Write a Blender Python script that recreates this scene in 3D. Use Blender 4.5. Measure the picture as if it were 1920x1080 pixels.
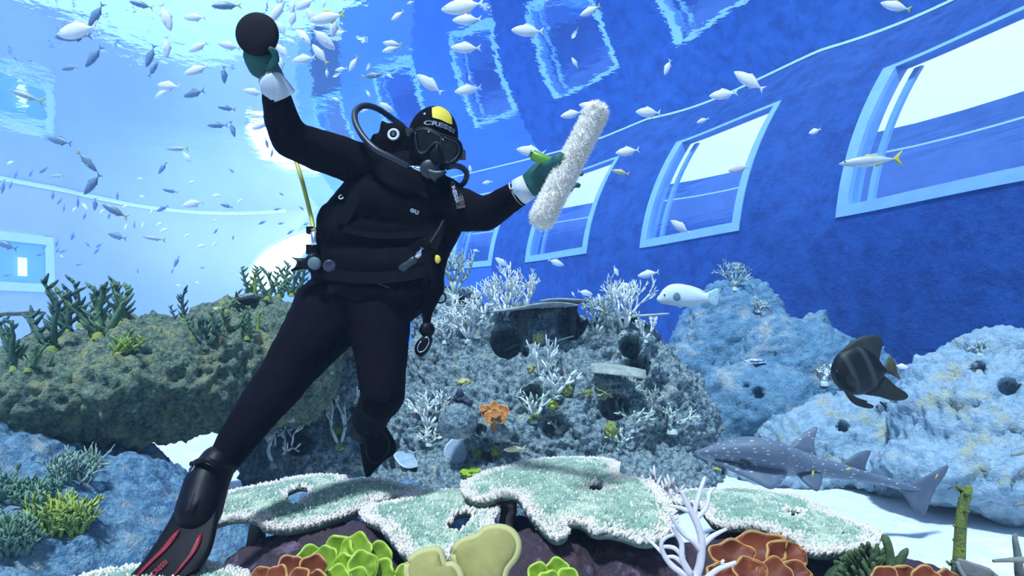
import bpy, bmesh, math, random
import numpy as np
from mathutils import Vector, Matrix, Quaternion, noise as mnoise
from mathutils.bvhtree import BVHTree

for _o in list(bpy.data.objects):
    bpy.data.objects.remove(_o)
SC = bpy.context.scene
COL = SC.collection
R = math.radians

# ------------------------------------------------------------------ camera
F, HX, HY, CZ = 1150.0, 960.0, 600.0, 1.5        # focal in pixels, principal column, horizon row, eye height over the sand
cd = bpy.data.cameras.new('camera')
cd.sensor_width = 36.0
cd.lens = 36.0 * F / 1920.0
cd.shift_y = (HY - 540.0) / 1920.0
cd.clip_end = 200
cam = bpy.data.objects.new('camera', cd)
cam.location = (0, 0, CZ)
cam.rotation_euler = (R(90), 0, 0)
COL.objects.link(cam)
SC.camera = cam
CAM = Vector((0, 0, CZ))

# ------------------------------------------------------------------ world, sun, added fill light, exposure
WATER_Z = CZ + 4.6
w = bpy.data.worlds.new('world'); SC.world = w
w.use_nodes = True
bg = w.node_tree.nodes['Background']
bg.inputs['Color'].default_value = (0.58, 0.80, 1.0, 1)
bg.inputs['Strength'].default_value = 0.62

sd = bpy.data.lights.new('sun', 'SUN'); sd.energy = 6.0; sd.angle = R(6); sd.color = (0.93, 0.97, 1.0)
so = bpy.data.objects.new('sun', sd); COL.objects.link(so)
so.rotation_euler = Vector((0.20, 0.42, -1.0)).to_track_quat('-Z', 'Y').to_euler()

def area(name, loc, aim, sx, sy, power, color):
    d = bpy.data.lights.new(name, 'AREA'); d.shape = 'RECTANGLE'; d.size = sx; d.size_y = sy
    d.energy = power; d.color = color
    o = bpy.data.objects.new(name, d); COL.objects.link(o); o.location = loc
    o.rotation_euler = (Vector(aim) - Vector(loc)).to_track_quat('-Z', 'Y').to_euler()
    return o
# unseen area light added over the far end to brighten its wall
area('floodlight_row', (-11, 17, WATER_Z + 2.5), (-11, 17, 0), 12, 14, 1700, (0.94, 0.93, 1.0))

SC.view_settings.view_transform = 'Standard'
SC.view_settings.look = 'None'
SC.view_settings.gamma = 1.0
SC.view_settings.use_curve_mapping = False
SC.view_settings.exposure = -0.12
cy = SC.cycles
cy.use_denoising = True
cy.max_bounces = 6; cy.diffuse_bounces = 2; cy.glossy_bounces = 3; cy.transmission_bounces = 3
cy.volume_bounces = 1; cy.transparent_max_bounces = 12
cy.caustics_reflective = True; cy.blur_glossy = 1.0; cy.caustics_refractive = False
cy.use_adaptive_sampling = True; cy.adaptive_threshold = 0.045; cy.adaptive_min_samples = 16
cy.sample_clamp_indirect = 4.0

# ------------------------------------------------------------------ helpers
def at(px, py, Y):
    """world point that stands Y metres in front of the eye in the direction of a picture position"""
    return Vector(((px - HX) / F * Y, Y, CZ + (HY - py) / F * Y))
def pxl(n, Y):
    return n / F * Y

def tag(o, label=None, cat=None, group=None, kind=None):
    if label: o['label'] = label
    if cat: o['category'] = cat
    if group: o['group'] = group
    if kind: o['kind'] = kind
    return o
def link(o, parent=None):
    COL.objects.link(o)
    if parent is not None:
        o.parent = parent
        o.matrix_parent_inverse = Matrix.Identity(4)
    return o
def empty(name, loc=(0, 0, 0), rot=None):
    o = bpy.data.objects.new(name, None); o.empty_display_size = 0.05
    o.location = loc
    if rot is not None:
        o.rotation_mode = 'QUATERNION'; o.rotation_quaternion = rot
    return link(o)
def mesh_obj(name, verts, faces, mat=None, parent=None, smooth=True, origin=None):
    me = bpy.data.meshes.new(name)
    v = np.asarray([tuple(p) for p in verts] if not isinstance(verts, np.ndarray) else verts, dtype=np.float64)
    if origin is not None:
        v = v - np.array(origin)
    me.from_pydata(v.tolist(), [], [tuple(int(i) for i in f) for f in faces])
    if smooth:
        me.polygons.foreach_set('use_smooth', [True] * len(me.polygons))
    me.update()
    if mat: me.materials.append(mat)
    o = bpy.data.objects.new(name, me)
    if origin is not None: o.location = origin
    return link(o, parent)
def data_obj(name, me, mat=None, parent=None, loc=(0, 0, 0)):
    if mat is not None and len(me.materials) == 0: me.materials.append(mat)
    o = bpy.data.objects.new(name, me); o.location = loc
    return link(o, parent)

# --- materials
MATS = {}
def mat(name, col, col2=None, scale=6.0, rough=0.8, bump=0.0, bscale=30.0, spec=0.3, col3=None, scale3=2.0, thr3=(0.52, 0.62),
        metal=0.0, detail=6.0, coat=0.0, sss=0.0, contrast=(0.35, 0.65), emit=0.0, bdist=0.02):
    if name in MATS: return MATS[name]
    m = bpy.data.materials.new(name); m.use_nodes = True; MATS[name] = m
    nt = m.node_tree; N = nt.nodes; L = nt.links
    b = N['Principled BSDF']
    b.inputs['Roughness'].default_value = rough
    b.inputs['Specular IOR Level'].default_value = spec
    b.inputs['Metallic'].default_value = metal
    b.inputs['Coat Weight'].default_value = coat
    if sss: b.inputs['Subsurface Weight'].default_value = sss
    b.inputs['Base Color'].default_value = (*col, 1)
    tc = N.new('ShaderNodeTexCoord')
    if col2 is not None:
        n = N.new('ShaderNodeTexNoise'); n.inputs['Scale'].default_value = scale; n.inputs['Detail'].default_value = detail
        n.inputs['Roughness'].default_value = 0.62
        L.new(tc.outputs['Object'], n.inputs['Vector'])
        r = N.new('ShaderNodeMapRange'); r.inputs['From Min'].default_value = contrast[0]; r.inputs['From Max'].default_value = contrast[1]
        L.new(n.outputs['Fac'], r.inputs['Value'])
        mx = N.new('ShaderNodeMix'); mx.data_type = 'RGBA'
        mx.inputs['A'].default_value = (*col, 1); mx.inputs['B'].default_value = (*col2, 1)
        L.new(r.outputs['Result'], mx.inputs['Factor'])
        out = mx.outputs['Result']
        if col3 is not None:
            n3 = N.new('ShaderNodeTexNoise'); n3.inputs['Scale'].default_value = scale3; n3.inputs['Detail'].default_value = 8
            n3.inputs['Roughness'].default_value = 0.7
            L.new(tc.outputs['Object'], n3.inputs['Vector'])
            r3 = N.new('ShaderNodeMapRange'); r3.inputs['From Min'].default_value = thr3[0]; r3.inputs['From Max'].default_value = thr3[1]
            L.new(n3.outputs['Fac'], r3.inputs['Value'])
            m3 = N.new('ShaderNodeMix'); m3.data_type = 'RGBA'
            L.new(out, m3.inputs['A']); m3.inputs['B'].default_value = (*col3, 1)
            L.new(r3.outputs['Result'], m3.inputs['Factor'])
            out = m3.outputs['Result']
        L.new(out, b.inputs['Base Color'])
    if bump:
        nb = N.new('ShaderNodeTexNoise'); nb.inputs['Scale'].default_value = bscale; nb.inputs['Detail'].default_value = 5
        nb.inputs['Roughness'].default_value = 0.65
        L.new(tc.outputs['Object'], nb.inputs['Vector'])
        bp = N.new('ShaderNodeBump'); bp.inputs['Strength'].default_value = bump; bp.inputs['Distance'].default_value = bdist
        L.new(nb.outputs['Fac'], bp.inputs['Height']); L.new(bp.outputs['Normal'], b.inputs['Normal'])
    if emit:
        b.inputs['Emission Color'].default_value = (*col, 1); b.inputs['Emission Strength'].default_value = emit
    return m

# --- vector noise for displacement
def fnoise(pts, scale, octaves=4, seed=0.0, h=0.8):
    off = Vector((seed * 13.7, seed * 7.3, seed * 3.1))
    f = mnoise.fractal
    return np.array([f(Vector(p) * scale + off, h, 2.0, octaves) for p in pts])
def ridged(pts, scale, octaves=4, seed=0.0):
    off = Vector((seed * 11.7, seed * 5.3, seed * 9.1))
    f = mnoise.ridged_multi_fractal
    return np.array([f(Vector(p) * scale + off, 0.9, 2.0, octaves, 1.0, 2.0) for p in pts])

def mesh_np(me):
    n = len(me.vertices); v = np.empty(n * 3); me.vertices.foreach_get('co', v); v = v.reshape(-1, 3)
    return v
def mesh_normals(me):
    n = len(me.vertices); v = np.empty(n * 3); me.vertex_normals.foreach_get('vector', v); return v.reshape(-1, 3)

# --- unions of rounded shapes, remeshed into one skin
def add_ell(bm, c, r, rot=None, seg=20):
    M = Matrix.Translation(Vector(c)) @ (rot.to_matrix().to_4x4() if rot is not None else Matrix.Identity(4)) @ Matrix.Diagonal((*r, 1))
    bmesh.ops.create_uvsphere(bm, u_segments=seg, v_segments=max(8, seg // 2 + 2), radius=1, matrix=M)
def frame(d):
    d = Vector(d).normalized()
    a = Vector((0, 0, 1)) if abs(d.z) < 0.9 else Vector((0, 1, 0))
    u = d.cross(a).normalized(); v = u.cross(d).normalized()
    return u, v
def add_capsule(bm, a, b, ra, rb, seg=14, flat=1.0, flatdir=None):
    """tapered limb piece closed by round ends; flat squeezes it along flatdir"""
    a = Vector(a); b = Vector(b); d = (b - a)
    L = d.length
    if L < 1e-6:
        add_ell(bm, a, (ra, ra, ra)); return
    d.normalize()
    if flatdir is not None:
        v = Vector(flatdir); v = (v - d * v.dot(d)).normalized(); u = d.cross(v)
    else:
        u, v = frame(d)
    rings = []
    K = 4
    prof = [(-ra * math.cos(t * math.pi / 2 / K), ra * math.sin(t * math.pi / 2 / K)) for t in range(1, K)]
    prof += [(0, ra), (L * .33, ra + (rb - ra) * .33), (L * .66, ra + (rb - ra) * .66), (L, rb)]
    prof += [(L + rb * math.sin(t * math.pi / 2 / K), rb * math.cos(t * math.pi / 2 / K)) for t in range(1, K)]
    for s, r in prof:
        rings.append([bm.verts.new(a + d * s + (u * math.cos(2 * math.pi * k / seg) + v * math.sin(2 * math.pi * k / seg) * flat) * r) for k in range(seg)])
    p0 = bm.verts.new(a - d * ra); p1 = bm.verts.new(b + d * rb)
    for i in range(len(rings) - 1):
        for k in range(seg):
            bm.faces.new((rings[i][k], rings[i][(k + 1) % seg], rings[i + 1][(k + 1) % seg], rings[i + 1][k]))
    for k in range(seg):
        bm.faces.new((p0, rings[0][(k + 1) % seg], rings[0][k]))
        bm.faces.new((p1, rings[-1][k], rings[-1][(k + 1) % seg]))
def remesh(bm, voxel, smooth_iter=4, name='skin'):
    """one closed skin round all shapes in bm"""
    bmesh.ops.recalc_face_normals(bm, faces=bm.faces)
    me = bpy.data.meshes.new(name); bm.to_mesh(me); bm.free()
    o = bpy.data.objects.new(name, me); COL.objects.link(o)
    md = o.modifiers.new('r', 'REMESH'); md.mode = 'VOXEL'; md.voxel_size = voxel
    if smooth_iter:
        ms = o.modifiers.new('s', 'SMOOTH'); ms.factor = 0.5; ms.iterations = smooth_iter
    dg = bpy.context.evaluated_depsgraph_get()
    out = bpy.data.meshes.new_from_object(o.evaluated_get(dg))
    bpy.data.objects.remove(o); bpy.data.meshes.remove(me)
    out.name = name
    out.polygons.foreach_set('use_smooth', [True] * len(out.polygons))
    return out
def tube(pts, radii, seg=8, closed_ends=True):
    """swept round tube through pts -> verts, faces"""
    pts = [Vector(p) for p in pts]
    if not hasattr(radii, '__len__'): radii = [radii] * len(pts)
    V, Fc = [], []
    pu = None
    for i, p in enumerate(pts):
        d = (pts[min(i + 1, len(pts) - 1)] - pts[max(i - 1, 0)])
        d = d.normalized() if d.length > 1e-9 else Vector((0, 0, 1))
        if pu is None:
            u, v = frame(d)
        else:
            u = (pu - d * pu.dot(d))
            u = u.normalized() if u.length > 1e-6 else frame(d)[0]
            v = d.cross(u)
        pu = u
        for k in range(seg):
            a = 2 * math.pi * k / seg
            V.append(p + (u * math.cos(a) + v * math.sin(a)) * radii[i])
    n = len(pts)
    for i in range(n - 1):
        for k in range(seg):
            Fc.append((i * seg + k, i * seg + (k + 1) % seg, (i + 1) * seg + (k + 1) % seg, (i + 1) * seg + k))
    if closed_ends:
        V.append(pts[0]); V.append(pts[-1])
        for k in range(seg):
            Fc.append((n * seg, (k + 1) % seg, k)); Fc.append((n * seg + 1, (n - 1) * seg + k, (n - 1) * seg + (k + 1) % seg))
    return V, Fc
def spline(pts, n=8):
    """Catmull-Rom through pts"""
    P = [Vector(p) for p in pts]
    P = [P[0] * 2 - P[1]] + P + [P[-1] * 2 - P[-2]]
    out = []
    for i in range(1, len(P) - 2):
        for k in range(n):
            t = k / n
            a, b, c, d = P[i - 1], P[i], P[i + 1], P[i + 2]
            out.append(0.5 * ((2 * b) + (c - a) * t + (2 * a - 5 * b + 4 * c - d) * t * t + (3 * b - a - 3 * c + d) * t ** 3))
    out.append(P[-2])
    return out
class Soup:
    def __init__(s): s.v = []; s.f = []
    def add(s, V, Fc):
        o = len(s.v); s.v.extend(tuple(p) for p in V); s.f.extend(tuple(i + o for i in f) for f in Fc); return s
    def box(s, c, h, ax=None):
        X, Y, Z = ax if ax else (Vector((1, 0, 0)), Vector((0, 1, 0)), Vector((0, 0, 1)))
        c = Vector(c)
        V = [c + X * (h[0] * i) + Y * (h[1] * j) + Z * (h[2] * k) for k in (-1, 1) for j in (-1, 1) for i in (-1, 1)]
        return s.add(V, [(0, 2, 3, 1), (4, 5, 7, 6), (0, 1, 5, 4), (2, 6, 7, 3), (0, 4, 6, 2), (1, 3, 7, 5)])
    def obj(s, name, m, parent=None, smooth=True, origin=None):
        return mesh_obj(name, np.array([tuple(p) for p in s.v]), s.f, m, parent, smooth, origin)
def revolve(prof, c, axis, seg=24):
    """profile of (distance along axis, radius)"""
    axis = Vector(axis).normalized(); u, v = frame(axis); c = Vector(c)
    V, Fc = [], []
    for s, r in prof:
        for k in range(seg):
            a = 2 * math.pi * k / seg
            V.append(c + axis * s + (u * math.cos(a) + v * math.sin(a)) * max(r, 1e-4))
    n = len(prof)
    for i in range(n - 1):
        for k in range(seg):
            Fc.append((i * seg + k, i * seg + (k + 1) % seg, (i + 1) * seg + (k + 1) % seg, (i + 1) * seg + k))
    return V, Fc
# ================================================================== the tank
# plan of the tank's back wall, from the right edge of the picture round to the far end and along the left side
PLAN = [(7.6, -2.0), (6.9, 2.0), (5.95, 4.6), (5.13, 6.15), (4.43, 8.39), (3.56, 9.58), (2.49, 11.93), (1.57, 12.88), (0.32, 14.9), (-1.69, 16.95),
        (-4.6, 19.6), (-7.6, 22.4), (-10.6, 24.4)]
PLAN_L = [(-10.6, 24.4), (-12.3, 25.1), (-13.9, 24.6), (-15.1, 22.9), (-16.6, 19.2), (-18.5, 14.0), (-20.0, 8.0), (-20.5, 2.0), (-20.5, -2.0)]
WSILL = CZ + 1.4
def lean(z):
    d = max(0.0, z - (WSILL - 0.4))
    return 0.15 * d * d
class Wall:
    def __init__(s, plan, n=10, k=0.15):
        s.p = [Vector((q[0], q[1])) for q in spline([(a, b, 0) for a, b in plan], n)]
        s.t = [0.0]
        for a, b in zip(s.p, s.p[1:]): s.t.append(s.t[-1] + (b - a).length)
        s.k = k; s.n0 = None
    def xy(s, t):
        t = min(max(t, 0), s.t[-1] - 1e-6)
        i = max(0, int(np.searchsorted(s.t, t, side='right')) - 1); i = min(i, len(s.p) - 2)
        f = (t - s.t[i]) / (s.t[i + 1] - s.t[i])
        return s.p[i].lerp(s.p[i + 1], f)
    def nrm(s, t):
        d = (s.xy(t + .15) - s.xy(t - .15)).normalized()
        n = Vector((d.y, -d.x))              # outward, away from the water
        if s.n0 is not None and t < 3.0: n = s.n0.lerp(n, t / 3.0).normalized()
        return n
    def pt(s, t, z, out=0.0):
        q = s.xy(t); n = s.nrm(t)
        dz = max(0.0, z - (WSILL - 0.4))
        o = (s.k(t) if callable(s.k) else s.k) * dz * dz + out
        return Vector((q.x + n.x * o, q.y + n.y * o, z))
    def t_at(s, px, py_h):
        """wall parameter seen in picture column px at height py_h (world z)"""
        best = None
        for i in range(1200):
            t = s.t[-1] * i / 1199
            p = s.pt(t, py_h)
            if p.y < 0.5: continue
            e = abs((p.x / p.y) * F + HX - px)
            if best is None or e < best[0]: best = (e, t)
        return best[1]
WR = Wall(PLAN); WL = Wall(PLAN_L, k=lambda t: 0.02 + 0.13 * max(0.0, 1 - t / 7.0))
WL.n0 = WR.nrm(WR.t[-1] - .02)

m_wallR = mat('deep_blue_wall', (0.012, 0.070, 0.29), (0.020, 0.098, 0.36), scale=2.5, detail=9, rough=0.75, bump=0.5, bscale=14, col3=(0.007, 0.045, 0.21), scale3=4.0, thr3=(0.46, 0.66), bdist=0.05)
m_wallL = mat('pale_blue_wall', (0.60, 0.59, 0.82), (0.64, 0.63, 0.84), scale=0.6, rough=0.8)  # distance haze and far-end brightness put into the wall colour
m_wall2 = mat('blue_wall', (0.035, 0.13, 0.44), (0.045, 0.15, 0.48), scale=1.2, rough=0.75, bump=0.3, bscale=9)  # this and the next steps: wall blue paled in its colour for haze
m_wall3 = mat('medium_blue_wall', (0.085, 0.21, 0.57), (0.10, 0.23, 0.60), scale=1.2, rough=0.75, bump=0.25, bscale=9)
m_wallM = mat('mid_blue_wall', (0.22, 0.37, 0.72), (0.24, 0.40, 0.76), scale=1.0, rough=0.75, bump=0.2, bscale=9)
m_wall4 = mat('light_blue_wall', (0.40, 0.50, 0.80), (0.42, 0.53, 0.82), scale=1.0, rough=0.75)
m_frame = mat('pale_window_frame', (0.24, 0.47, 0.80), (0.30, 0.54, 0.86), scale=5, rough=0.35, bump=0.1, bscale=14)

def wall_grid(W, t0, t1, z0, z1, nt, nz, out=0.0):
    V = [W.pt(t0 + (t1 - t0) * i / nt, z0 + (z1 - z0) * j / nz, out) for j in range(nz + 1) for i in range(nt + 1)]
    Fc = [(j * (nt + 1) + i, (j + 1) * (nt + 1) + i, (j + 1) * (nt + 1) + i + 1, j * (nt + 1) + i + 1) for j in range(nz) for i in range(nt)]
    return V, Fc

# windows of the curved right wall: columns of the lower left / lower right corner, sill and head height
WTOP = CZ + 3.62
WIN = []
for (pl, pr) in ((1567, 2080), (1200, 1387), (985, 1100), (843, 922), (700, 775), (588, 640)):
    WIN.append((WR.t_at(pr, WSILL), WR.t_at(pl, WSILL)))
# the wall is built round its openings
ts = [0.0]
for a, b in WIN: ts += [a, b]
ts.append(WR.t[-1])
S = Soup()
for i in range(len(ts) - 1):
    a, b = ts[i], ts[i + 1]
    n = max(2, int((b - a) / 0.2))
    if i == len(ts) - 2: break
    if i % 2 == 0:
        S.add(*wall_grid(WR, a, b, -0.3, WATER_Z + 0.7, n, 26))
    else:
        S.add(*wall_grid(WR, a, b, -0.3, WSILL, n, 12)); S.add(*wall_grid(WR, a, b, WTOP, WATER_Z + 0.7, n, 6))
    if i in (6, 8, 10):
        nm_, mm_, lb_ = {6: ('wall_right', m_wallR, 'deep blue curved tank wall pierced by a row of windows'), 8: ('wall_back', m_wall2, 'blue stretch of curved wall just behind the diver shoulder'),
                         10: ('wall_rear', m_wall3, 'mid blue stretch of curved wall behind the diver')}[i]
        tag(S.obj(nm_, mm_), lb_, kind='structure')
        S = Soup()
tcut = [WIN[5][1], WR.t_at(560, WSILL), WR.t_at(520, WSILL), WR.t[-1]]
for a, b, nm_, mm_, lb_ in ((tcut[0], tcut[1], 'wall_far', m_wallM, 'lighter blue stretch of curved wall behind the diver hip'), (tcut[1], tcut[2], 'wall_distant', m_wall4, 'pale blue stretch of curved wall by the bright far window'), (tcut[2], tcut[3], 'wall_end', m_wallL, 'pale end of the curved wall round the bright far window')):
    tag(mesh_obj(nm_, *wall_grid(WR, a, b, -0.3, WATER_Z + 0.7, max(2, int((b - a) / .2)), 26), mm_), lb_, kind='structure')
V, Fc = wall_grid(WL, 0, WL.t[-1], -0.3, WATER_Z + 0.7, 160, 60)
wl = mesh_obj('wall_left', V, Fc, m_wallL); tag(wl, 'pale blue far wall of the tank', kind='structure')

# pale joint line along the wall at the water's edge
m_line = mat('pale_joint', (0.42, 0.62, 0.90), rough=0.5)
m_line2 = mat('white_joint', (0.95, 0.97, 1.0), rough=0.5)
for W, nm, lab in ((WR, 'trim_1', 'pale joint along the deep blue wall at the waterline'), (WL, 'trim_2', 'pale joint along the far wall at the waterline')):
    S = Soup(); n = 400
    hw = 0.022 if W is WR else 0.075
    V = []
    for i in range(n + 1):
        t = (WIN[5][1] if W is WR else W.t[-1]) * i / n
        V += [W.pt(t, WATER_Z - hw, -0.012), W.pt(t, WATER_Z + hw, -0.012), W.pt(t, WATER_Z + hw, 0.03), W.pt(t, WATER_Z - hw, 0.03)]
    Fc = []
    for i in range(n):
        for k in range(4):
            Fc.append((i * 4 + k, i * 4 + (k + 1) % 4, i * 4 + 4 + (k + 1) % 4, i * 4 + 4 + k))
    tag(mesh_obj(nm, V, Fc, m_line if W is WR else m_line2, None, False), lab, kind='structure')

# window glass: clear acrylic, lit gallery soffit behind its upper part
def mat_glass():
    m = bpy.data.materials.new('acrylic_pane'); m.use_nodes = True
    nt = m.node_tree; N = nt.nodes; L = nt.links
    N.remove(N['Principled BSDF'])
    tr = N.new('ShaderNodeBsdfTransparent'); tr.inputs['Color'].default_value = (0.80, 0.92, 1, 1)
    gl = N.new('ShaderNodeBsdfGlossy'); gl.inputs['Roughness'].default_value = 0.06; gl.inputs['Color'].default_value = (0.85, 0.93, 1, 1)
    tc = N.new('ShaderNodeTexCoord'); mp = N.new('ShaderNodeMapping'); mp.inputs['Scale'].default_value = (0.5, 0.5, 5)
    no = N.new('ShaderNodeTexNoise'); no.inputs['Scale'].default_value = 1.6; no.inputs['Detail'].default_value = 4
    bp = N.new('ShaderNodeBump'); bp.inputs['Strength'].default_value = 0.12; bp.inputs['Distance'].default_value = 0.1
    L.new(tc.outputs['Object'], mp.inputs['Vector']); L.new(mp.outputs['Vector'], no.inputs['Vector'])
    L.new(no.outputs['Fac'], bp.inputs['Height']); L.new(bp.outputs['Normal'], gl.inputs['Normal'])
    mx = N.new('ShaderNodeMixShader'); mx.inputs['Fac'].default_value = 0.14
    L.new(tr.outputs['BSDF'], mx.inputs[1]); L.new(gl.outputs['BSDF'], mx.inputs[2])
    L.new(mx.outputs['Shader'], N['Material Output'].inputs['Surface'])
    return m
m_pane = mat_glass()
m_framefar = mat('white_far_frame', (0.86, 0.92, 0.98), rough=0.5)
def mat_emit(name, col, st):
    m = bpy.data.materials.new(name); m.use_nodes = True
    b = m.node_tree.nodes['Principled BSDF']
    b.inputs['Base Color'].default_value = (*col, 1); b.inputs['Emission Color'].default_value = (*col, 1); b.inputs['Emission Strength'].default_value = st
    return m
m_cove = mat_emit('lit_white_soffit', (0.92, 0.92, 1.0), 1.8)
m_covefar = mat_emit('bright_white_soffit', (0.95, 0.97, 1.0), 3.2)
m_gal = mat('blue_gallery_wall', (0.06, 0.22, 0.62), (0.11, 0.32, 0.74), scale=2.0, rough=0.6)
m_streak = mat_emit('lit_light_strip', (0.55, 0.80, 1.0), 0.75)

def bar(W, a, b, z0, z1, o0, o1, n):
    """curved bar on the wall between parameters a-b and heights z0-z1, from o0 to o1 outward"""
    S = Soup(); V = []
    vert = abs(b - a) < (z1 - z0)
    for i in range(n + 1):
        f = i / n
        if vert:
            z = z0 + (z1 - z0) * f
            q = [W.pt(a, z, o0), W.pt(b, z, o0), W.pt(b, z, o1), W.pt(a, z, o1)]
        else:
            t = a + (b - a) * f
            q = [W.pt(t, z0, o0), W.pt(t, z1, o0), W.pt(t, z1, o1), W.pt(t, z0, o1)]
        V += q
    Fc = []
    for i in range(n):
        for k in range(4):
            Fc.append((i * 4 + k, i * 4 + (k + 1) % 4, i * 4 + 4 + (k + 1) % 4, i * 4 + 4 + k))
    Fc += [(0, 1, 2, 3), (n * 4 + 3, n * 4 + 2, n * 4 + 1, n * 4)]
    return V, Fc
WLAB = ['large window nearest the camera, cut by the picture edge', 'window left of the large near window, white light band on top', 'window behind the fluffy white brush',
        'pale window just right of the diver below his outstretched arm', 'window hidden behind the diver', 'window behind the diver by his hip', 'brilliant white window glowing behind the green corals']
for i, (a, b) in enumerate(WIN):
    ro = empty('window_%d' % (i + 1), WR.pt((a + b) / 2, WSILL)); tag(ro, WLAB[i], kind='structure')
    org = ro.location.copy()
    fw = 0.16
    n = 14
    for nm, q in (('window_frame', (a, a + fw, WSILL, WTOP)), ('window_frame', (b - fw, b, WSILL, WTOP)), ('window_frame', (a, b, WSILL, WSILL + fw * 0.95)), ('window_frame', (a, b, WTOP - fw * .4, WTOP))):
        V, Fc = bar(WR, q[0], q[1], q[2], q[3], -0.02, 0.22, n)
        mesh_obj(nm, [p - org for p in V], Fc, m_frame, ro, smooth=False)
    V, Fc = wall_grid(WR, a + fw * .9, b - fw * .9, WSILL + .1, WTOP - .03, 10, 14, 0.06)
    mesh_obj('pane', [p - org for p in V], Fc, m_pane, ro)
    # inner mullion seen through the pane
    V, Fc = bar(WR, b - fw * 2.1, b - fw * 1.6, WSILL + .1, WTOP - .1, 0.22, 0.28, n)
    mesh_obj('inner_mullion', [p - org for p in V], Fc, m_frame, ro, smooth=False)
# brilliant curved window of the far end: one bowed pane set on the wall
def arc_px(z):
    y = HY - (z - CZ) * F / 23.6
    return float(np.interp(y, [425, 430, 440, 460, 480, 500, 545], [600, 584, 545, 502, 484, 470, 455]))
ro = empty('window_7', WR.pt(WR.t_at(520, CZ + 2.2), CZ + 1.2)); tag(ro, WLAB[6], kind='structure'); org = ro.location.copy()
V = []; nz, ne = 16, 8; edge = []
for j in range(nz + 1):
    z = CZ + 1.2 + 2.35 * j / nz
    ta, tb = WR.t_at(arc_px(z), z), WR.t_at(min(640, arc_px(z) + 85), z)
    edge.append(WR.pt(ta, z, -.05) - org)
    for k in range(ne + 1): V.append(WR.pt(ta + (tb - ta) * k / ne, z, -.04) - org)
Fc = [(j * (ne + 1) + k, j * (ne + 1) + k + 1, (j + 1) * (ne + 1) + k + 1, (j + 1) * (ne + 1) + k) for j in range(nz) for k in range(ne)]
mesh_obj('lit_pane', V, Fc, m_covefar, ro)
V, Fc = tube(edge, .07, 6); mesh_obj('window_frame', V, Fc, m_framefar, ro)
# the visitors' gallery behind the windows: lit sloping soffit, blue wall and floor
t0, t1 = 0.5, WIN[5][1] + .6
def strip(o0, z0, o1, z1, m, name, lab, t0=t0, t1=t1, n=90, th=0.0):
    V = []
    for k in range(n + 1):
        t = t0 + (t1 - t0) * k / n
        V += [WR.pt(t, WTOP, o0) + Vector((0, 0, z0 - WTOP)), WR.pt(t, WTOP, o1) + Vector((0, 0, z1 - WTOP))]
    Fc = [(2 * k, 2 * k + 1, 2 * k + 3, 2 * k + 2) for k in range(n)]
    return tag(mesh_obj(name, V, Fc, m), lab, kind='structure')
strip(0.30, WTOP + .02, 1.6, WTOP - .42, m_cove, 'ceiling_gallery', 'lit white soffit of the gallery behind the windows')
strip(1.6, WTOP - .42, 1.6, WSILL - .5, m_gal, 'wall_gallery', 'blue back wall of the gallery behind the windows')
strip(-0.5, WSILL - .5, 1.6, WSILL - .5, m_gal, 'floor_gallery', 'blue floor of the gallery behind the windows')
strip(1.50, WTOP - .80, 1.50, WTOP - .83, m_streak, 'trim_3', 'thin light strip along the gallery wall')
# window of the far left wall
a, b = WL.t_at(100, CZ + 2), WL.t_at(-60, CZ + 2)
if a > b: a, b = b, a
ro = empty('window_8', WL.pt((a + b) / 2, CZ + .9)); tag(ro, 'flat framed window on the pale far wall', kind='structure'); org = ro.location.copy()
z0, z1, fw = CZ + .95, CZ + 2.85, .28
for q in ((a, a + fw, z0, z1), (b - fw, b, z0, z1), (a, b, z0, z0 + fw), (a, b, z1 - fw, z1)):
    V, Fc = bar(WL, q[0], q[1], q[2], q[3], -0.06, 0.02, 6)
    mesh_obj('window_frame', [p - org for p in V], Fc, m_framefar, ro, smooth=False)
V, Fc = wall_grid(WL, a + fw * .8, b - fw * .8, z0 + .2, z1 - .2, 4, 4, -0.012)
mesh_obj('pane', [p - org for p in V], Fc, mat('milky_blue_pane', (0.36, 0.60, 0.92), rough=0.3), ro)
m_glint = mat_emit('lamp_glow', (0.95, 1.0, 0.97), 1.6)  # glow that stands in for a light reflected in the window
tt = WL.t_at(38, CZ + 1.8)
V, Fc = bar(WL, tt - .12, tt + .12, CZ + 1.45, CZ + 2.05, -0.16, -0.10, 3)
lt = mesh_obj('light_reflector', V, Fc, m_glint, None, smooth=False); tag(lt, 'small bright white lamp glowing inside the far left window', 'lamp')

# sandy floor with gentle ripples
nx, ny = 150, 130
gx = np.linspace(-24, 12, nx); gy = np.linspace(-1.5, 30, ny)
V = np.array([(x, y, 0.0) for y in gy for x in gx])
V[:, 2] = 0.06 * fnoise(V, 0.5, 3, 2) + 0.02 * fnoise(V, 2.5, 2, 5)
Fc = [(j * nx + i, j * nx + i + 1, (j + 1) * nx + i + 1, (j + 1) * nx + i) for j in range(ny - 1) for i in range(nx - 1)]
m_sand = mat('white_sand', (0.80, 0.83, 0.86), (0.66, 0.72, 0.80), scale=14, rough=0.95, bump=0.5, bscale=40, col3=(0.88, 0.89, 0.90), scale3=3, bdist=0.02)
fl = mesh_obj('floor', V, Fc, m_sand); tag(fl, 'white rippled sand on the tank floor', kind='structure')

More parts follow.
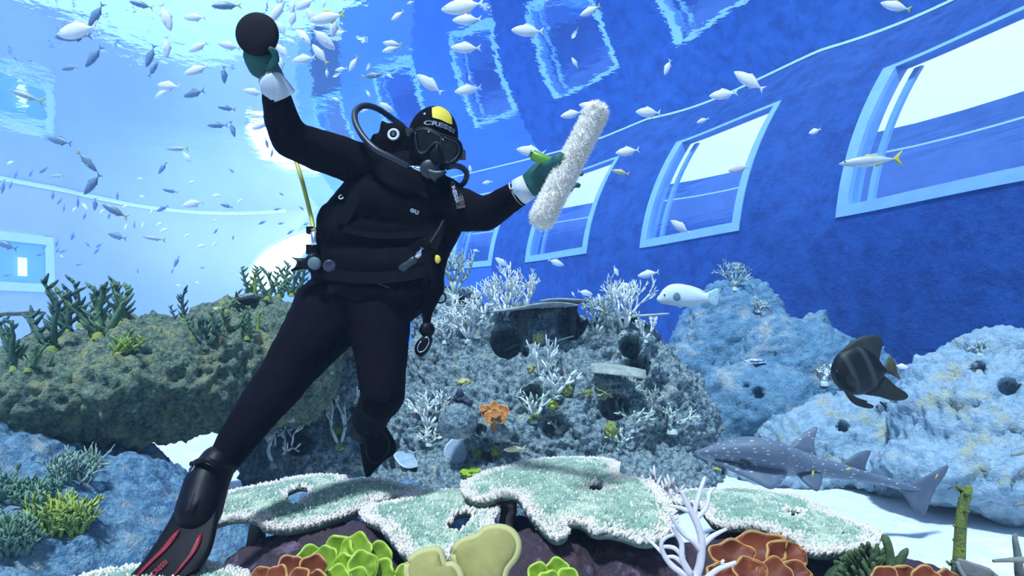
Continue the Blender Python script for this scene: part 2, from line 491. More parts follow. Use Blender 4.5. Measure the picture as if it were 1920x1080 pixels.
# water surface seen from below: clear straight up, a mirror at a slant
m = bpy.data.materials.new('water_surface'); m.use_nodes = True
nt = m.node_tree; N = nt.nodes; L = nt.links
N.remove(N['Principled BSDF'])
tr = N.new('ShaderNodeBsdfTransparent'); tr.inputs['Color'].default_value = (0.93, 0.98, 1, 1)
gl = N.new('ShaderNodeBsdfGlossy'); gl.inputs['Roughness'].default_value = 0.03; gl.inputs['Color'].default_value = (0.86, 0.93, 1, 1)
tc = N.new('ShaderNodeTexCoord')
n1 = N.new('ShaderNodeTexNoise'); n1.inputs['Scale'].default_value = 2.8; n1.inputs['Detail'].default_value = 3
n2 = N.new('ShaderNodeTexNoise'); n2.inputs['Scale'].default_value = 0.35; n2.inputs['Detail'].default_value = 2
ad = N.new('ShaderNodeMath'); ad.operation = 'MULTIPLY_ADD'; ad.inputs[1].default_value = 0.17
L.new(tc.outputs['Object'], n1.inputs['Vector']); L.new(tc.outputs['Object'], n2.inputs['Vector'])
L.new(n1.outputs['Fac'], ad.inputs[0]); L.new(n2.outputs['Fac'], ad.inputs[2])
bp = N.new('ShaderNodeBump'); bp.inputs['Strength'].default_value = 1.0; bp.inputs['Distance'].default_value = 0.035
L.new(ad.outputs['Value'], bp.inputs['Height']); L.new(bp.outputs['Normal'], gl.inputs['Normal'])
lw = N.new('ShaderNodeLayerWeight'); lw.inputs['Blend'].default_value = 0.5
mr = N.new('ShaderNodeMapRange'); mr.inputs['From Min'].default_value = 0.26; mr.inputs['From Max'].default_value = 0.42
L.new(lw.outputs['Facing'], mr.inputs['Value'])
mx = N.new('ShaderNodeMixShader')
L.new(mr.outputs['Result'], mx.inputs['Fac']); L.new(tr.outputs['BSDF'], mx.inputs[1]); L.new(gl.outputs['BSDF'], mx.inputs[2])
L.new(mx.outputs['Shader'], N['Material Output'].inputs['Surface'])
ws = mesh_obj('water_surface', [(-27, -1.8, WATER_Z), (12, -1.8, WATER_Z), (12, 31, WATER_Z), (-27, 31, WATER_Z)], [(0, 1, 2, 3)], m, smooth=False)
tag(ws, 'mirror-like underside of the rippling water surface', kind='structure')
# ================================================================== rocks
SOLIDS = []          # BVH trees that later things stand on
def add_solid(me_or_obj):
    me = me_or_obj.data
    mw = me_or_obj.matrix_world if me_or_obj.parent is None else me_or_obj.matrix_basis
    vs_ = [Vector(v.co) + me_or_obj.location for v in me.vertices]
    SOLIDS.append((me_or_obj.name, BVHTree.FromPolygons(vs_, [tuple(p.vertices) for p in me.polygons])))
def hit(px, py, only=None):
    """where the line of sight through a picture position meets a rock or the sand"""
    d = at(px, py, 1.0) - CAM; d.normalize()
    best = None
    for nm, b in SOLIDS:
        if only and not nm.startswith(only): continue
        p, n, i, dist = b.ray_cast(CAM, d)
        if p is not None and (best is None or dist < best[2]): best = (p, n, dist)
    if best is None:
        return None
    p, n, dist = best
    if n.dot(d) > 0: n = -n
    return p, n
def drop(p):
    """highest rock or sand point under p"""
    best = None
    for nm, b in SOLIDS:
        q, n, i, dist = b.ray_cast(Vector((p.x, p.y, WATER_Z)), Vector((0, 0, -1)))
        if q is not None and (best is None or q.z > best[0].z): best = (q, n)
    return best
add_solid(fl)

def rock(name, label, lumps, material, voxel=0.03, amp=0.10, seed=1.0, holes=(), fine=1.0, smooth_iter=6, pits=0.0, flatten=None):
    """lumps: (px, py, Y, rx, ry, rz[, rotz]); holes: (px, py, radius_m, depth_m)"""
    bm = bmesh.new()
    for q in lumps:
        c = at(q[0], q[1], q[2])
        add_ell(bm, c, q[3:6], Quaternion((0, 0, 1), R(q[6])) if len(q) > 6 else None, 24)
    me = remesh(bm, voxel, smooth_iter, name)
    v = mesh_np(me); n = mesh_normals(me)
    d = amp * fnoise(v, 1.3, 3, seed)
    d += amp * 0.45 * fnoise(v, 4.0, 3, seed + 3)
    d += amp * 0.30 * fine * (ridged(v, 8.0, 3, seed + 5) - 1.0)
    d += amp * 0.26 * fine * fnoise(v, 20.0, 3, seed + 8)
    if pits:
        pn = fnoise(v, 6.0, 2, seed + 11)
        d -= pits * np.clip((pn - 0.32) * 5, 0, 1)
    v = v + n * d[:, None]
    me.vertices.foreach_set('co', v.ravel()); me.update()
    if holes:
        bv = BVHTree.FromPolygons([Vector(p) for p in v], [tuple(p.vertices) for p in me.polygons])
        for (px, py, r, dep) in holes:
            dr = (at(px, py, 1.0) - CAM).normalized()
            p, nn, i, dist = bv.ray_cast(CAM, dr)
            if p is None: continue
            c = np.array(p); ax = np.array(dr)
            rel = v - c
            al = rel @ ax
            rad = np.linalg.norm(rel - al[:, None] * ax, axis=1)
            wgt = np.clip((r - rad) / (0.30 * r), 0, 1); wgt = wgt * wgt * (3 - 2 * wgt)
            ok = np.abs(al) < max(0.4, r * 2.0)
            v = v + (wgt * ok * dep)[:, None] * (ax * 0.9 + np.array((0, 0, -0.12)))
        me.vertices.foreach_set('co', v.ravel()); me.update()
    org = Vector((float(v[:, 0].mean()), float(v[:, 1].mean()), max(0.0, float(v[:, 2].min()))))
    v -= np.array(org)
    me.vertices.foreach_set('co', v.ravel()); me.update()
    me.materials.append(material)
    o = data_obj(name, me, None, None, org)
    tag(o, label, 'rock')
    add_solid(o)
    return o

m_rockL = mat('olive_rock', (0.36, 0.46, 0.28), (0.08, 0.145, 0.14), scale=38, detail=10, contrast=(0.38, 0.62), rough=0.95, bump=1.0, bscale=55, col3=(0.52, 0.52, 0.26), scale3=7, thr3=(0.52, 0.66), bdist=0.05)
m_rockC = mat('grey_reef_rock', (0.42, 0.55, 0.53), (0.09, 0.16, 0.22), scale=30, detail=10, contrast=(0.40, 0.60), rough=0.95, bump=1.0, bscale=34, col3=(0.68, 0.68, 0.50), scale3=13, thr3=(0.54, 0.68), bdist=0.05)
m_rockR = mat('pale_blue_rock', (0.23, 0.42, 0.53), (0.10, 0.24, 0.37), scale=14, detail=10, contrast=(0.32, 0.68), rough=0.95, bump=1.0, bscale=34, col3=(0.62, 0.64, 0.56), scale3=2.2, thr3=(0.52, 0.68), bdist=0.04)
m_rockW = mat('whitish_rock', (0.52, 0.67, 0.74), (0.24, 0.42, 0.54), scale=14, detail=10, contrast=(0.32, 0.66), rough=0.95, bump=1.0, bscale=34, col3=(0.56, 0.57, 0.36), scale3=3.0, thr3=(0.54, 0.66), bdist=0.04)
m_rockB = mat('brown_purple_rock', (0.075, 0.042, 0.048), (0.03, 0.02, 0.035), scale=9, rough=0.75, bump=0.8, bscale=26, col3=(0.17, 0.11, 0.16), scale3=9, thr3=(0.56, 0.66), bdist=0.03)
m_rockU = mat('blue_seabed_rock', (0.24, 0.43, 0.56), (0.07, 0.18, 0.32), scale=20, detail=10, contrast=(0.40, 0.60), rough=0.95, bump=1.0, bscale=34, col3=(0.55, 0.60, 0.58), scale3=5, thr3=(0.54, 0.66), bdist=0.05)

# left rock shelf that overhangs the sand
rock('rock_shelf', 'broad olive green rock shelf overhanging the sand, topped with green branching corals', [
    (-260, 780, 4.3, .75, .7, .62), (-60, 778, 4.3, .72, .62, .36), (70, 752, 4.3, .62, .62, .36), (190, 722, 4.3, .60, .66, .375), (310, 712, 4.35, .55, .68, .42), (420, 700, 4.5, .50, .70, .45),
    (520, 690, 4.8, .50, .62, .50), (590, 620, 5.4, .45, .5, .28), (500, 606, 5.3, .42, .5, .22), (430, 628, 5.0, .42, .5, .24), (300, 650, 4.6, .55, .5, .24), (180, 680, 4.4, .5, .5, .22), (-330, 900, 4.2, .6, .6, .6)],
    m_rockL, voxel=0.022, amp=0.070, seed=1.3, fine=1.8)
rock('seabed_rock', 'low blue rocky seabed mound under the shelf, beside the red striped fin', [
    (60, 1010, 3.1, .85, .75, .34), (-60, 930, 3.6, .7, .8, .42), (150, 900, 4.1, .52, .55, .30), (280, 1010, 3.2, .5, .55, .22), (420, 1030, 3.0, .5, .5, .20), (540, 1010, 3.2, .5, .5, .22), (-20, 1080, 2.5, .8, .5, .25), (700, 985, 3.1, .5, .45, .2)],
    m_rockU, voxel=0.028, amp=0.085, seed=4.2, fine=1.2)
# central reef
rock('reef_mound', 'large grey central reef mound full of dark holes and coral', [
    (1000, 800, 6.0, 1.45, 1.15, 1.02), (985, 690, 6.1, .95, .8, .62), (880, 720, 6.0, .65, .7, .70), (760, 800, 6.1, .8, .8, .72), (690, 770, 6.3, .7, .7, .75), (845, 610, 6.6, .40, .42, .42), (1070, 655, 5.9, .42, .5, .30),
    (1150, 700, 5.85, .42, .55, .58), (1185, 655, 5.7, .17, .4, .21), (1200, 695, 5.6, .20, .38, .16), (1230, 790, 5.8, .42, .55, .72), (1010, 900, 5.4, 1.5, .9, .42), (1290, 830, 6.0, .30, .4, .70), (940, 640, 5.85, .32, .5, .26), (640, 690, 6.2, .5, .4, .5),
    (640, 860, 5.6, .8, .7, .5), (600, 790, 5.6, .55, .45, .6)],
    m_rockC, voxel=0.020, amp=0.075, seed=2.7, fine=1.9, pits=0.05,
    holes=((950, 640, .155, .55), (1070, 606, .155, .5), (1182, 650, .10, .4), (1195, 690, .12, .35), (1150, 760, .13, .35), (560, 830, .11, .3), (865, 566, .055, .25), (700, 660, .12, .3), (600, 745, .13, .3), (985, 660, .04, .2), (1000, 745, .11, .2), (1040, 800, .12, .2)))
rock('boulder', 'round mottled boulder under the dark coral on the reef face', [(858, 790, 4.72, .15, .15, .15)], m_rockC, voxel=0.014, amp=0.03, seed=9)
rock('ledge_rock', 'small ledge rock carrying the orange lettuce coral', [(905, 806, 4.75, .10, .12, .065), (940, 808, 4.75, .10, .12, .085)], m_rockC, voxel=0.012, amp=0.03, seed=12, holes=((902, 806, .05, .12),))
# rocks behind on the right
rock('rock_peak', 'tall blue rock peak behind the pale wrasse', [(1375, 700, 8.0, .85, .7, 1.18), (1400, 600, 8.1, .42, .45, .50), (1310, 740, 7.8, .55, .6, .75)], m_rockR, voxel=0.035, amp=0.11, seed=3.1)
rock('rock_hill', 'broad blue boulder hill with a small dome on top', [(1500, 740, 7.3, .85, .7, .92), (1575, 730, 7.2, .7, .6, .62), (1528, 612, 7.4, .19, .2, .21), (1465, 690, 7.3, .6, .55, .65)], m_rockR, voxel=0.032, amp=0.09, seed=5.4)
rock('rock_dome', 'rounded blue boulder with a dark pit in front of the rocky hill', [(1410, 770, 6.6, .62, .5, .52), (1460, 770, 6.5, .38, .45, .46), (1345, 790, 6.6, .35, .4, .5)], m_rockR, voxel=0.028, amp=0.07, seed=6.6, holes=((1422, 737, .06, .2), (1400, 722, .03, .1)))
rock('rock_slope', 'whitish rock slope under the striped batfish', [(1560, 830, 6.2, .75, .7, .45), (1660, 820, 5.9, .7, .6, .42), (1490, 880, 6.0, .7, .6, .25), (1680, 880, 5.5, .55, .5, .28)], m_rockW, voxel=0.03, amp=0.085, seed=7.7, pits=0.06, holes=((1580, 799, .05, .2), (1660, 770, .07, .2), (1715, 775, .06, .2), (1712, 790, .07, .2)))
rock('rock_bank', 'pale rock bank at the picture edge above the sand', [(1830, 800, 5.0, .62, .6, .60), (1930, 800, 4.9, .6, .6, .62), (1880, 705, 5.5, .55, .45, .42), (1780, 760, 5.2, .35, .4, .40), (1780, 880, 4.8, .55, .5, .30), (1900, 890, 4.6, .6, .45, .34)], m_rockW, voxel=0.028, amp=0.085, seed=8.8, pits=0.05, holes=((1890, 725, .07, .2), (1835, 690, .05, .15)))
# dark foreground rocks
rock('foreground_rock', 'dark brown rock under the green lettuce coral', [(600, 1060, 2.25, .20, .26, .16), (670, 1090, 2.15, .22, .24, .20), (560, 1120, 2.1, .26, .26, .18), (600, 1200, 2.15, .42, .34, .30), (510, 1085, 2.35, .2, .2, .15)], m_rockB, voxel=0.014, amp=0.035, seed=13)
rock('foreground_rock', 'purple brown rock below the central table coral', [(1080, 1075, 2.25, .26, .26, .17), (1180, 1110, 2.1, .24, .26, .22), (1000, 1120, 2.0, .26, .26, .20), (1090, 1230, 2.1, .52, .4, .36), (900, 1130, 2.0, .2, .2, .16), (1290, 1140, 2.1, .25, .22, .2)], m_rockB, voxel=0.014, amp=0.04, seed=14)
rock('foreground_rock', 'dark blue rock behind the rusty plate corals', [(1430, 1060, 2.35, .24, .24, .15), (1530, 1085, 2.3, .22, .22, .14), (1480, 1190, 2.3, .45, .36, .32), (1700, 1150, 2.2, .3, .3, .2), (1820, 1190, 2.1, .32, .3, .2)], m_rockB, voxel=0.015, amp=0.035, seed=15)
# ================================================================== corals
RNG = random.Random(11)
def rv(r=1.0): return Vector((RNG.uniform(-r, r), RNG.uniform(-r, r), RNG.uniform(-r, r)))
def wig(p, d, L, n, bend, up=0.0):
    """wandering line of n steps"""
    pts = [Vector(p)]; d = Vector(d).normalized()
    for i in range(n):
        d = (d + rv(bend) + Vector((0, 0, up))).normalized()
        pts.append(pts[-1] + d * (L / n))
    return pts, d
def spiky_stem(S, p, d, L, r, spikes, slen, seg=6, flat=0.5):
    pts, dd = wig(p, d, L, 6, 0.26, 0.04)
    S.add(*tube(pts, [r * (1.15 - 0.75 * i / 6) for i in range(7)], seg))
    for k in range(spikes):
        f = (k + 0.6) / (spikes + 0.3)
        i = min(5, int(f * 6)); q = pts[i].lerp(pts[i + 1], f * 6 - i)
        a = RNG.uniform(0, 2 * math.pi) if RNG.random() < 0.35 else (0 if k % 2 else math.pi) + RNG.uniform(-.6, .6)
        u = Vector((math.cos(a), math.sin(a) * flat, 0))
        sd = (u * 1.0 + Vector((0, 0, RNG.uniform(0.45, 1.0)))).normalized()
        sl = slen * (1.15 - 0.55 * f) * RNG.uniform(0.7, 1.25)
        sp, _ = wig(q, sd, sl, 3, 0.12, 0.12)
        S.add(*tube(sp, [r * .72, r * .62, r * .48, r * .20], 5))
def fork(S, p, d, L, r, depth, spread=0.6, bend=0.15, up=0.1, seg=5, kids=(2, 3), shrink=0.72):
    pts, dd = wig(p, d, L, 3, bend, up)
    S.add(*tube(pts, [r, r * .93, r * .85, r * (.75 if depth else .35)], seg))
    if depth <= 0: return
    for k in range(RNG.randint(*kids)):
        u, v = frame(dd); a = RNG.uniform(0, 2 * math.pi)
        nd = (dd + (u * math.cos(a) + v * math.sin(a)) * RNG.uniform(0.6, 1.2) * spread * 1.3).normalized()
        q = pts[-1] if k < 2 else pts[2]
        fork(S, q, nd, L * RNG.uniform(.6, .95), r * shrink, depth - 1, spread, bend, up, seg, kids, shrink)

m_cgreen = mat('green_coral', (0.17, 0.28, 0.12), (0.08, 0.17, 0.12), scale=18, rough=0.7, bump=0.6, bscale=90, bdist=0.006)
m_cdark = mat('dark_green_coral', (0.05, 0.12, 0.105), (0.09, 0.17, 0.09), scale=18, rough=0.7, bump=0.6, bscale=90, bdist=0.006)
m_cyel = mat('yellow_green_coral', (0.30, 0.40, 0.06), (0.16, 0.26, 0.06), scale=22, rough=0.7, bump=0.6, bscale=90, bdist=0.006)
m_cwhite = mat('white_coral', (0.90, 0.94, 0.88), (0.74, 0.82, 0.78), scale=16, rough=0.7, bump=0.3, bscale=80, bdist=0.004)
m_cpale = mat('pale_green_white_coral', (0.62, 0.72, 0.58), (0.45, 0.56, 0.52), scale=16, rough=0.7, bump=0.3, bscale=80, bdist=0.004)
m_cpink = mat('pinkish_white_coral', (0.74, 0.68, 0.68), (0.56, 0.52, 0.54), scale=14, rough=0.65, bump=0.3, bscale=60, bdist=0.004)
m_cbase = mat('yellow_coral_base', (0.34, 0.37, 0.05), (0.20, 0.26, 0.05), scale=20, rough=0.7)

def coral_root(name, label, px, py, cat='coral', group=None, sink=0.012, Y=None):
    if Y is None:
        h = hit(px, py)
        p, n = h if h else (at(px, py, 5), Vector((0, 0, 1)))
    else:
        p, n = at(px, py, Y), Vector((0, 0, 1))
    o = empty(name, p + (CAM - p).normalized() * 0.0 - n * sink)
    tag(o, label, cat, group)
    return o, (p - CAM).y
def foot(parent, r, m):
    V, Fc = revolve([(-r * .6, r * 1.1), (0, r * 1.0), (r * .35, r * .75), (r * .55, r * .35), (r * .58, 0)], (0, 0, 0), (0, 0, 1), 12)
    mesh_obj('holdfast', V, Fc, m, parent)

# green corals of the left shelf: (base px, base py, height px, lean, stems, kind, label)
GREEN = [
 (28, 690, 96, -.05, 2, 'd', 'dark green branching coral at the far left end of the shelf'),
 (52, 694, 62, .25, 2, 'g', 'bushy green coral with a yellow foot beside the leftmost dark coral'),
 (98, 652, 100, -.25, 2, 'd', 'dark spiky green coral in front of the tall pair on the shelf'),
 (126, 620, 100, -.12, 2, 'd', 'tall dark spiny coral standing left of the thickest green coral'),
 (154, 606, 84, -.30, 1, 'd', 'single leaning dark coral stem behind the tall spiny coral'),
 (186, 628, 108, -.02, 4, 'g', 'thickest green coral, many arms, on a bright yellow foot'),
 (228, 604, 84, -.18, 3, 'g', 'green coral with arching branches right of the thickest coral'),
 (224, 660, 78, .95, 3, 'y', 'yellow green coral lying over toward the diver on the shelf'),
 (328, 602, 40, -.25, 1, 'd', 'short dark forked coral left of a taller twin'),
 (345, 598, 58, .10, 1, 'd', 'dark upright coral with short side spikes on the shelf crest'),
 (360, 632, 52, -.30, 1, 'g', 'green coral leaning left behind the antler shaped coral'),
 (406, 624, 56, -.05, 1, 'g', 'slim green coral just left of the yellow cup coral'),
 (438, 622, 60, .06, 2, 'g', 'green coral clump left of the curved stems near the diver'),
 (462, 632, 54, .12, 2, 'g', 'small green coral between two curved stems'),
 (484, 640, 52, .10, 1, 'y', 'curved yellow green coral stem closest to the diver thigh'),
 (425, 582, 54, .50, 1, 'g', 'single slanting green stem rising above the shelf crest'),
 (470, 552, 54, -.15, 2, 'g', 'green coral at the left end of the row before the white window'),
 (483, 562, 60, .0, 1, 'y', 'lone thin upright spike of coral before the white window'),
 (502, 556, 58, -.18, 2, 'g', 'green coral second in the row before the white window'),
 (524, 552, 62, .05, 3, 'g', 'dense green coral in the middle of the row before the white window'),
 (548, 550, 58, .10, 3, 'g', 'green coral next to the diver hip valve'),
 (574, 549, 46, .05, 2, 'y', 'yellow green coral half hidden by the diver hip'),
]
for (px, py, hp, ln, ns, kd, lab) in GREEN:
    o, Y = coral_root('branching_coral', lab, px, py, group='green corals on the rock shelf')
    H = pxl(hp, Y); r = H * .066
    S = Soup()
    mm = {'g': m_cgreen, 'd': m_cdark, 'y': m_cyel}[kd]
    for k in range(ns):
        off = (k - (ns - 1) / 2)
        spiky_stem(S, Vector((off * r * 1.2, RNG.uniform(-.01, .01), 0)), Vector((ln + off * .42, RNG.uniform(-.2, .2), 1)), H * RNG.uniform(.78, 1.02) / max(.8, math.sqrt(1 + ln * ln) * .9), r,
                   (9 if kd != 'y' else 6) if hp > 50 else 6, H * .30)
    S.obj('branches', mm, o)
    foot(o, r * 1.7, m_cbase if kd != 'd' else m_cyel)
# antler coral
o, Y = coral_root('antler_coral', 'dark antler shaped coral low on the shelf face', 386, 652, group='green corals on the rock shelf')
S = Soup()
for d in (-.9, -.2, .5, 1.0):
    fork(S, (0, 0, 0), (d, RNG.uniform(-.2, .2), .8), pxl(26, Y), pxl(4.2, Y), 2, .55, .12, .25)
S.obj('branches', m_cdark, o); foot(o, pxl(7, Y), m_cdark)

# white branching corals of the reef: (px, py, height px, spread, depth, n stems, radius px, material, label)
WHITE = [
 (852, 556, 78, .42, 4, 4, 2.6, 'p', 'tall pale branching coral rising behind the diver hanging regulator'),
 (878, 640, 82, .75, 4, 4, 2.8, 'w', 'wide spreading white coral on the left shoulder of the reef'),
 (836, 640, 46, .8, 3, 3, 2.4, 'w', 'small tangled white coral beside the diver hanging regulator'),
 (905, 592, 50, .8, 3, 3, 2.4, 'w', 'curving white coral left of the thin table plate'),
 (948, 596, 74, .42, 4, 5, 2.6, 'w', 'dense white bush coral behind the left end of the table plate'),
 (988, 578, 58, .42, 4, 4, 2.4, 'w', 'white bush coral behind the middle of the table plate'),
 (1118, 632, 66, .5, 4, 4, 2.4, 'p', 'bluish white fan coral under the right end of the table plate'),
 (1172, 622, 84, .38, 4, 5, 3.0, 'w', 'tallest white bush coral on the right knob of the reef'),
 (1210, 640, 40, .4, 3, 2, 2.2, 'w', 'small sparse white coral right of the tallest white bush'),
 (800, 808, 70, .55, 3, 4, 3.2, 'w', 'white staghorn coral right of the diver bent knee'),
 (806, 832, 30, 1.1, 2, 4, 2.6, 'w', 'low white coral hooks at the foot of the knee staghorn'),
 (515, 872, 76, .85, 3, 3, 3.4, 'w', 'sparse white staghorn on the rock behind the diver shin'),
 (545, 786, 58, .85, 3, 3, 3.2, 'w', 'white staghorn twigs between the diver legs, upper left'),
 (636, 836, 88, .35, 3, 2, 3.4, 'p', 'upright pale coral between the diver legs'),
 (1012, 708, 66, .45, 2, 2, 3.0, 'w', 'white coral twig climbing up to the yellow sponge'),
 (1042, 742, 56, .60, 2, 3, 3.2, 'w', 'white coral branches sloping down to the green brain corals'),
 (1000, 790, 60, .75, 2, 3, 3.2, 'p', 'thin white coral fork above the small anemone'),
 (1048, 806, 34, 1.1, 2, 3, 3.2, 'p', 'flat white coral fork on the lower reef face'),
 (1160, 772, 62, .55, 3, 3, 3.6, 'p', 'pale staghorn below the white shelf coral'),
 (1160, 842, 40, 1.0, 2, 4, 3.4, 'p', 'pale twigs above the central table coral'),
 (1190, 806, 44, 1.0, 2, 3, 3.2, 'p', 'pale twigs beside the green barrel sponge'),
 (1260, 806, 48, .8, 3, 3, 3.6, 'p', 'pale staghorn on the outer flank of the reef'),
 (1222, 768, 40, .6, 4, 4, 2.2, 'p', 'bushy blue grey coral on the outer flank of the reef'),
 (1378, 540, 42, .6, 4, 4, 2.4, 'p', 'small bluish coral bush on top of the rock peak'),
 (1420, 582, 22, .8, 3, 4, 2.2, 'p', 'tiny bluish coral on the shoulder of the rock peak'),
 (1545, 718, 30, .5, 3, 3, 3.0, 'w', 'small cream coral on the rock left of the batfish'),
 (1838, 664, 28, 1.1, 3, 3, 2.0, 'p', 'wispy pale coral on top of the rock bank'),
]
for (px, py, hp, sp, dep, ns, rp, kd, lab) in WHITE:
    o, Y = coral_root('staghorn_coral', lab, px, py, group='white staghorn corals')
    rp *= 1.25; hp *= 1.08
    S = Soup(); H = pxl(hp, Y)
    tot = sum(.78 ** i for i in range(dep + 1))
    for k in range(ns):
        a = 2 * math.pi * k / ns + RNG.uniform(-.4, .4)
        fork(S, (0, 0, 0), (math.cos(a) * sp * 1.1, math.sin(a) * sp * .8 - .15, 1), H / tot * 1.12, pxl(rp, Y), dep, sp, .16, .10, 5 if hp > 50 else 4)
    S.obj('branches', m_cwhite if kd == 'w' else m_cpale, o)
    foot(o, pxl(rp * 2.2, Y), m_cpale)
# long bare twigs on the reef
for i, (pts, rp, lab) in enumerate([
    ([(948, 658), (965, 648), (990, 644), (1008, 645)], 2.6, 'curved bare twig crossing the large dark hole'),
    ([(1020, 636), (1040, 640), (1060, 634), (1076, 630)], 2.6, 'bare grey twig lying before the dark arch')]):
    h = hit(*pts[1]); Y = h[0].y - .05
    P = [at(a, b, Y) for a, b in pts]
    V, Fc = tube(spline(P, 5), [pxl(rp, Y) * (1.1 - .6 * k / 15) for k in range(16)], 6)
    tag(mesh_obj('coral_twig', V, Fc, m_cpale, None, True, P[0]), lab, 'coral', 'bare coral twigs on the reef')

# thin outline slabs
def puff(outline, normal, thick, rings=6, edge=0.25, bulge=0.0, ruffle=0.0, seed=0):
    """closed slab from a planar outline of points; thick in the middle, edge*thick at the rim"""
    P = [Vector(p) for p in outline]; n = Vector(normal).normalized()
    c = sum(P, Vector()) / len(P); K = len(P)
    V, Fc = [], []
    for side in (1, -1):
        base = len(V)
        for i in range(rings + 1):
            s = i / rings
            t = thick * .5 * (edge + (1 - edge) * math.sqrt(max(0, 1 - s * s)))
            for k in range(K):
                q = c.lerp(P[k], s)
                ru = ruffle * s * s * math.sin(k * 2 * math.pi / K * 7 + seed)
                V.append(q + n * (side * t + bulge * (1 - s * s) + ru))
        for i in range(rings):
            for k in range(K):
                a, b, cc, d = base + i * K + k, base + i * K + (k + 1) % K, base + (i + 1) * K + (k + 1) % K, base + (i + 1) * K + k
                if i == 0: Fc.append((a, cc, d) if side > 0 else (a, d, cc))
                else: Fc.append((a, b, cc, d) if side > 0 else (d, cc, b, a))
    o2 = (rings + 1) * K
    for k in range(K):
        a, b = rings * K + k, rings * K + (k + 1) % K
        Fc.append((a, b, o2 + b, o2 + a))
    return V, Fc
def pxo(pts, Y, n=3, closed=True):
    """smooth closed outline from picture positions at depth Y (number or function of px,py)"""
    fY = Y if callable(Y) else (lambda a, b: Y)
    P = [at(a, b, fY(a, b)) for a, b in pts]
    m = len(P); out = []
    for i in range(m):
        a, b, c, d = P[i - 1], P[i], P[(i + 1) % m], P[(i + 2) % m]
        for k in range(n):
            t = k / n
            out.append(0.5 * ((2 * b) + (c - a) * t + (2 * a - 5 * b + 4 * c - d) * t * t + (3 * b - a - 3 * c + d) * t ** 3))
    return out

# ---- table corals: plates lying at height z, outline as seen, with holes; fuzzy with polyps
def inside(poly, x, y):
    r = False; j = len(poly) - 1
    for i in range(len(poly)):
        xi, yi = poly[i]; xj, yj = poly[j]
        if (yi > y) != (yj > y) and x < (xj - xi) * (y - yi) / (yj - yi) + xi: r = not r
        j = i
    return r
def edge_dist(poly, x, y):
    best = 9
    for i in range(len(poly)):
        ax, ay = poly[i - 1]; bx, by = poly[i]
        dx, dy = bx - ax, by - ay; L2 = dx * dx + dy * dy + 1e-12
        t = max(0, min(1, ((x - ax) * dx + (y - ay) * dy) / L2))
        e = math.hypot(ax + t * dx - x, ay + t * dy - y)
        if e < best: best = e
    return best
m_tplate = mat('table_coral_plate', (0.15, 0.21, 0.17), (0.09, 0.13, 0.12), scale=30, rough=0.9)
m_tpol = mat('teal_polyps', (0.37, 0.50, 0.37), (0.17, 0.29, 0.23), scale=14, rough=0.8, col3=(0.55, 0.62, 0.48), scale3=9, thr3=(.5, .62))
m_trim = mat('pale_rim_polyps', (0.82, 0.72, 0.64), (0.62, 0.56, 0.48), scale=20, rough=0.8)
m_tstem = mat('dark_coral_stem', (0.10, 0.085, 0.08), (0.05, 0.05, 0.06), scale=12, rough=0.9)
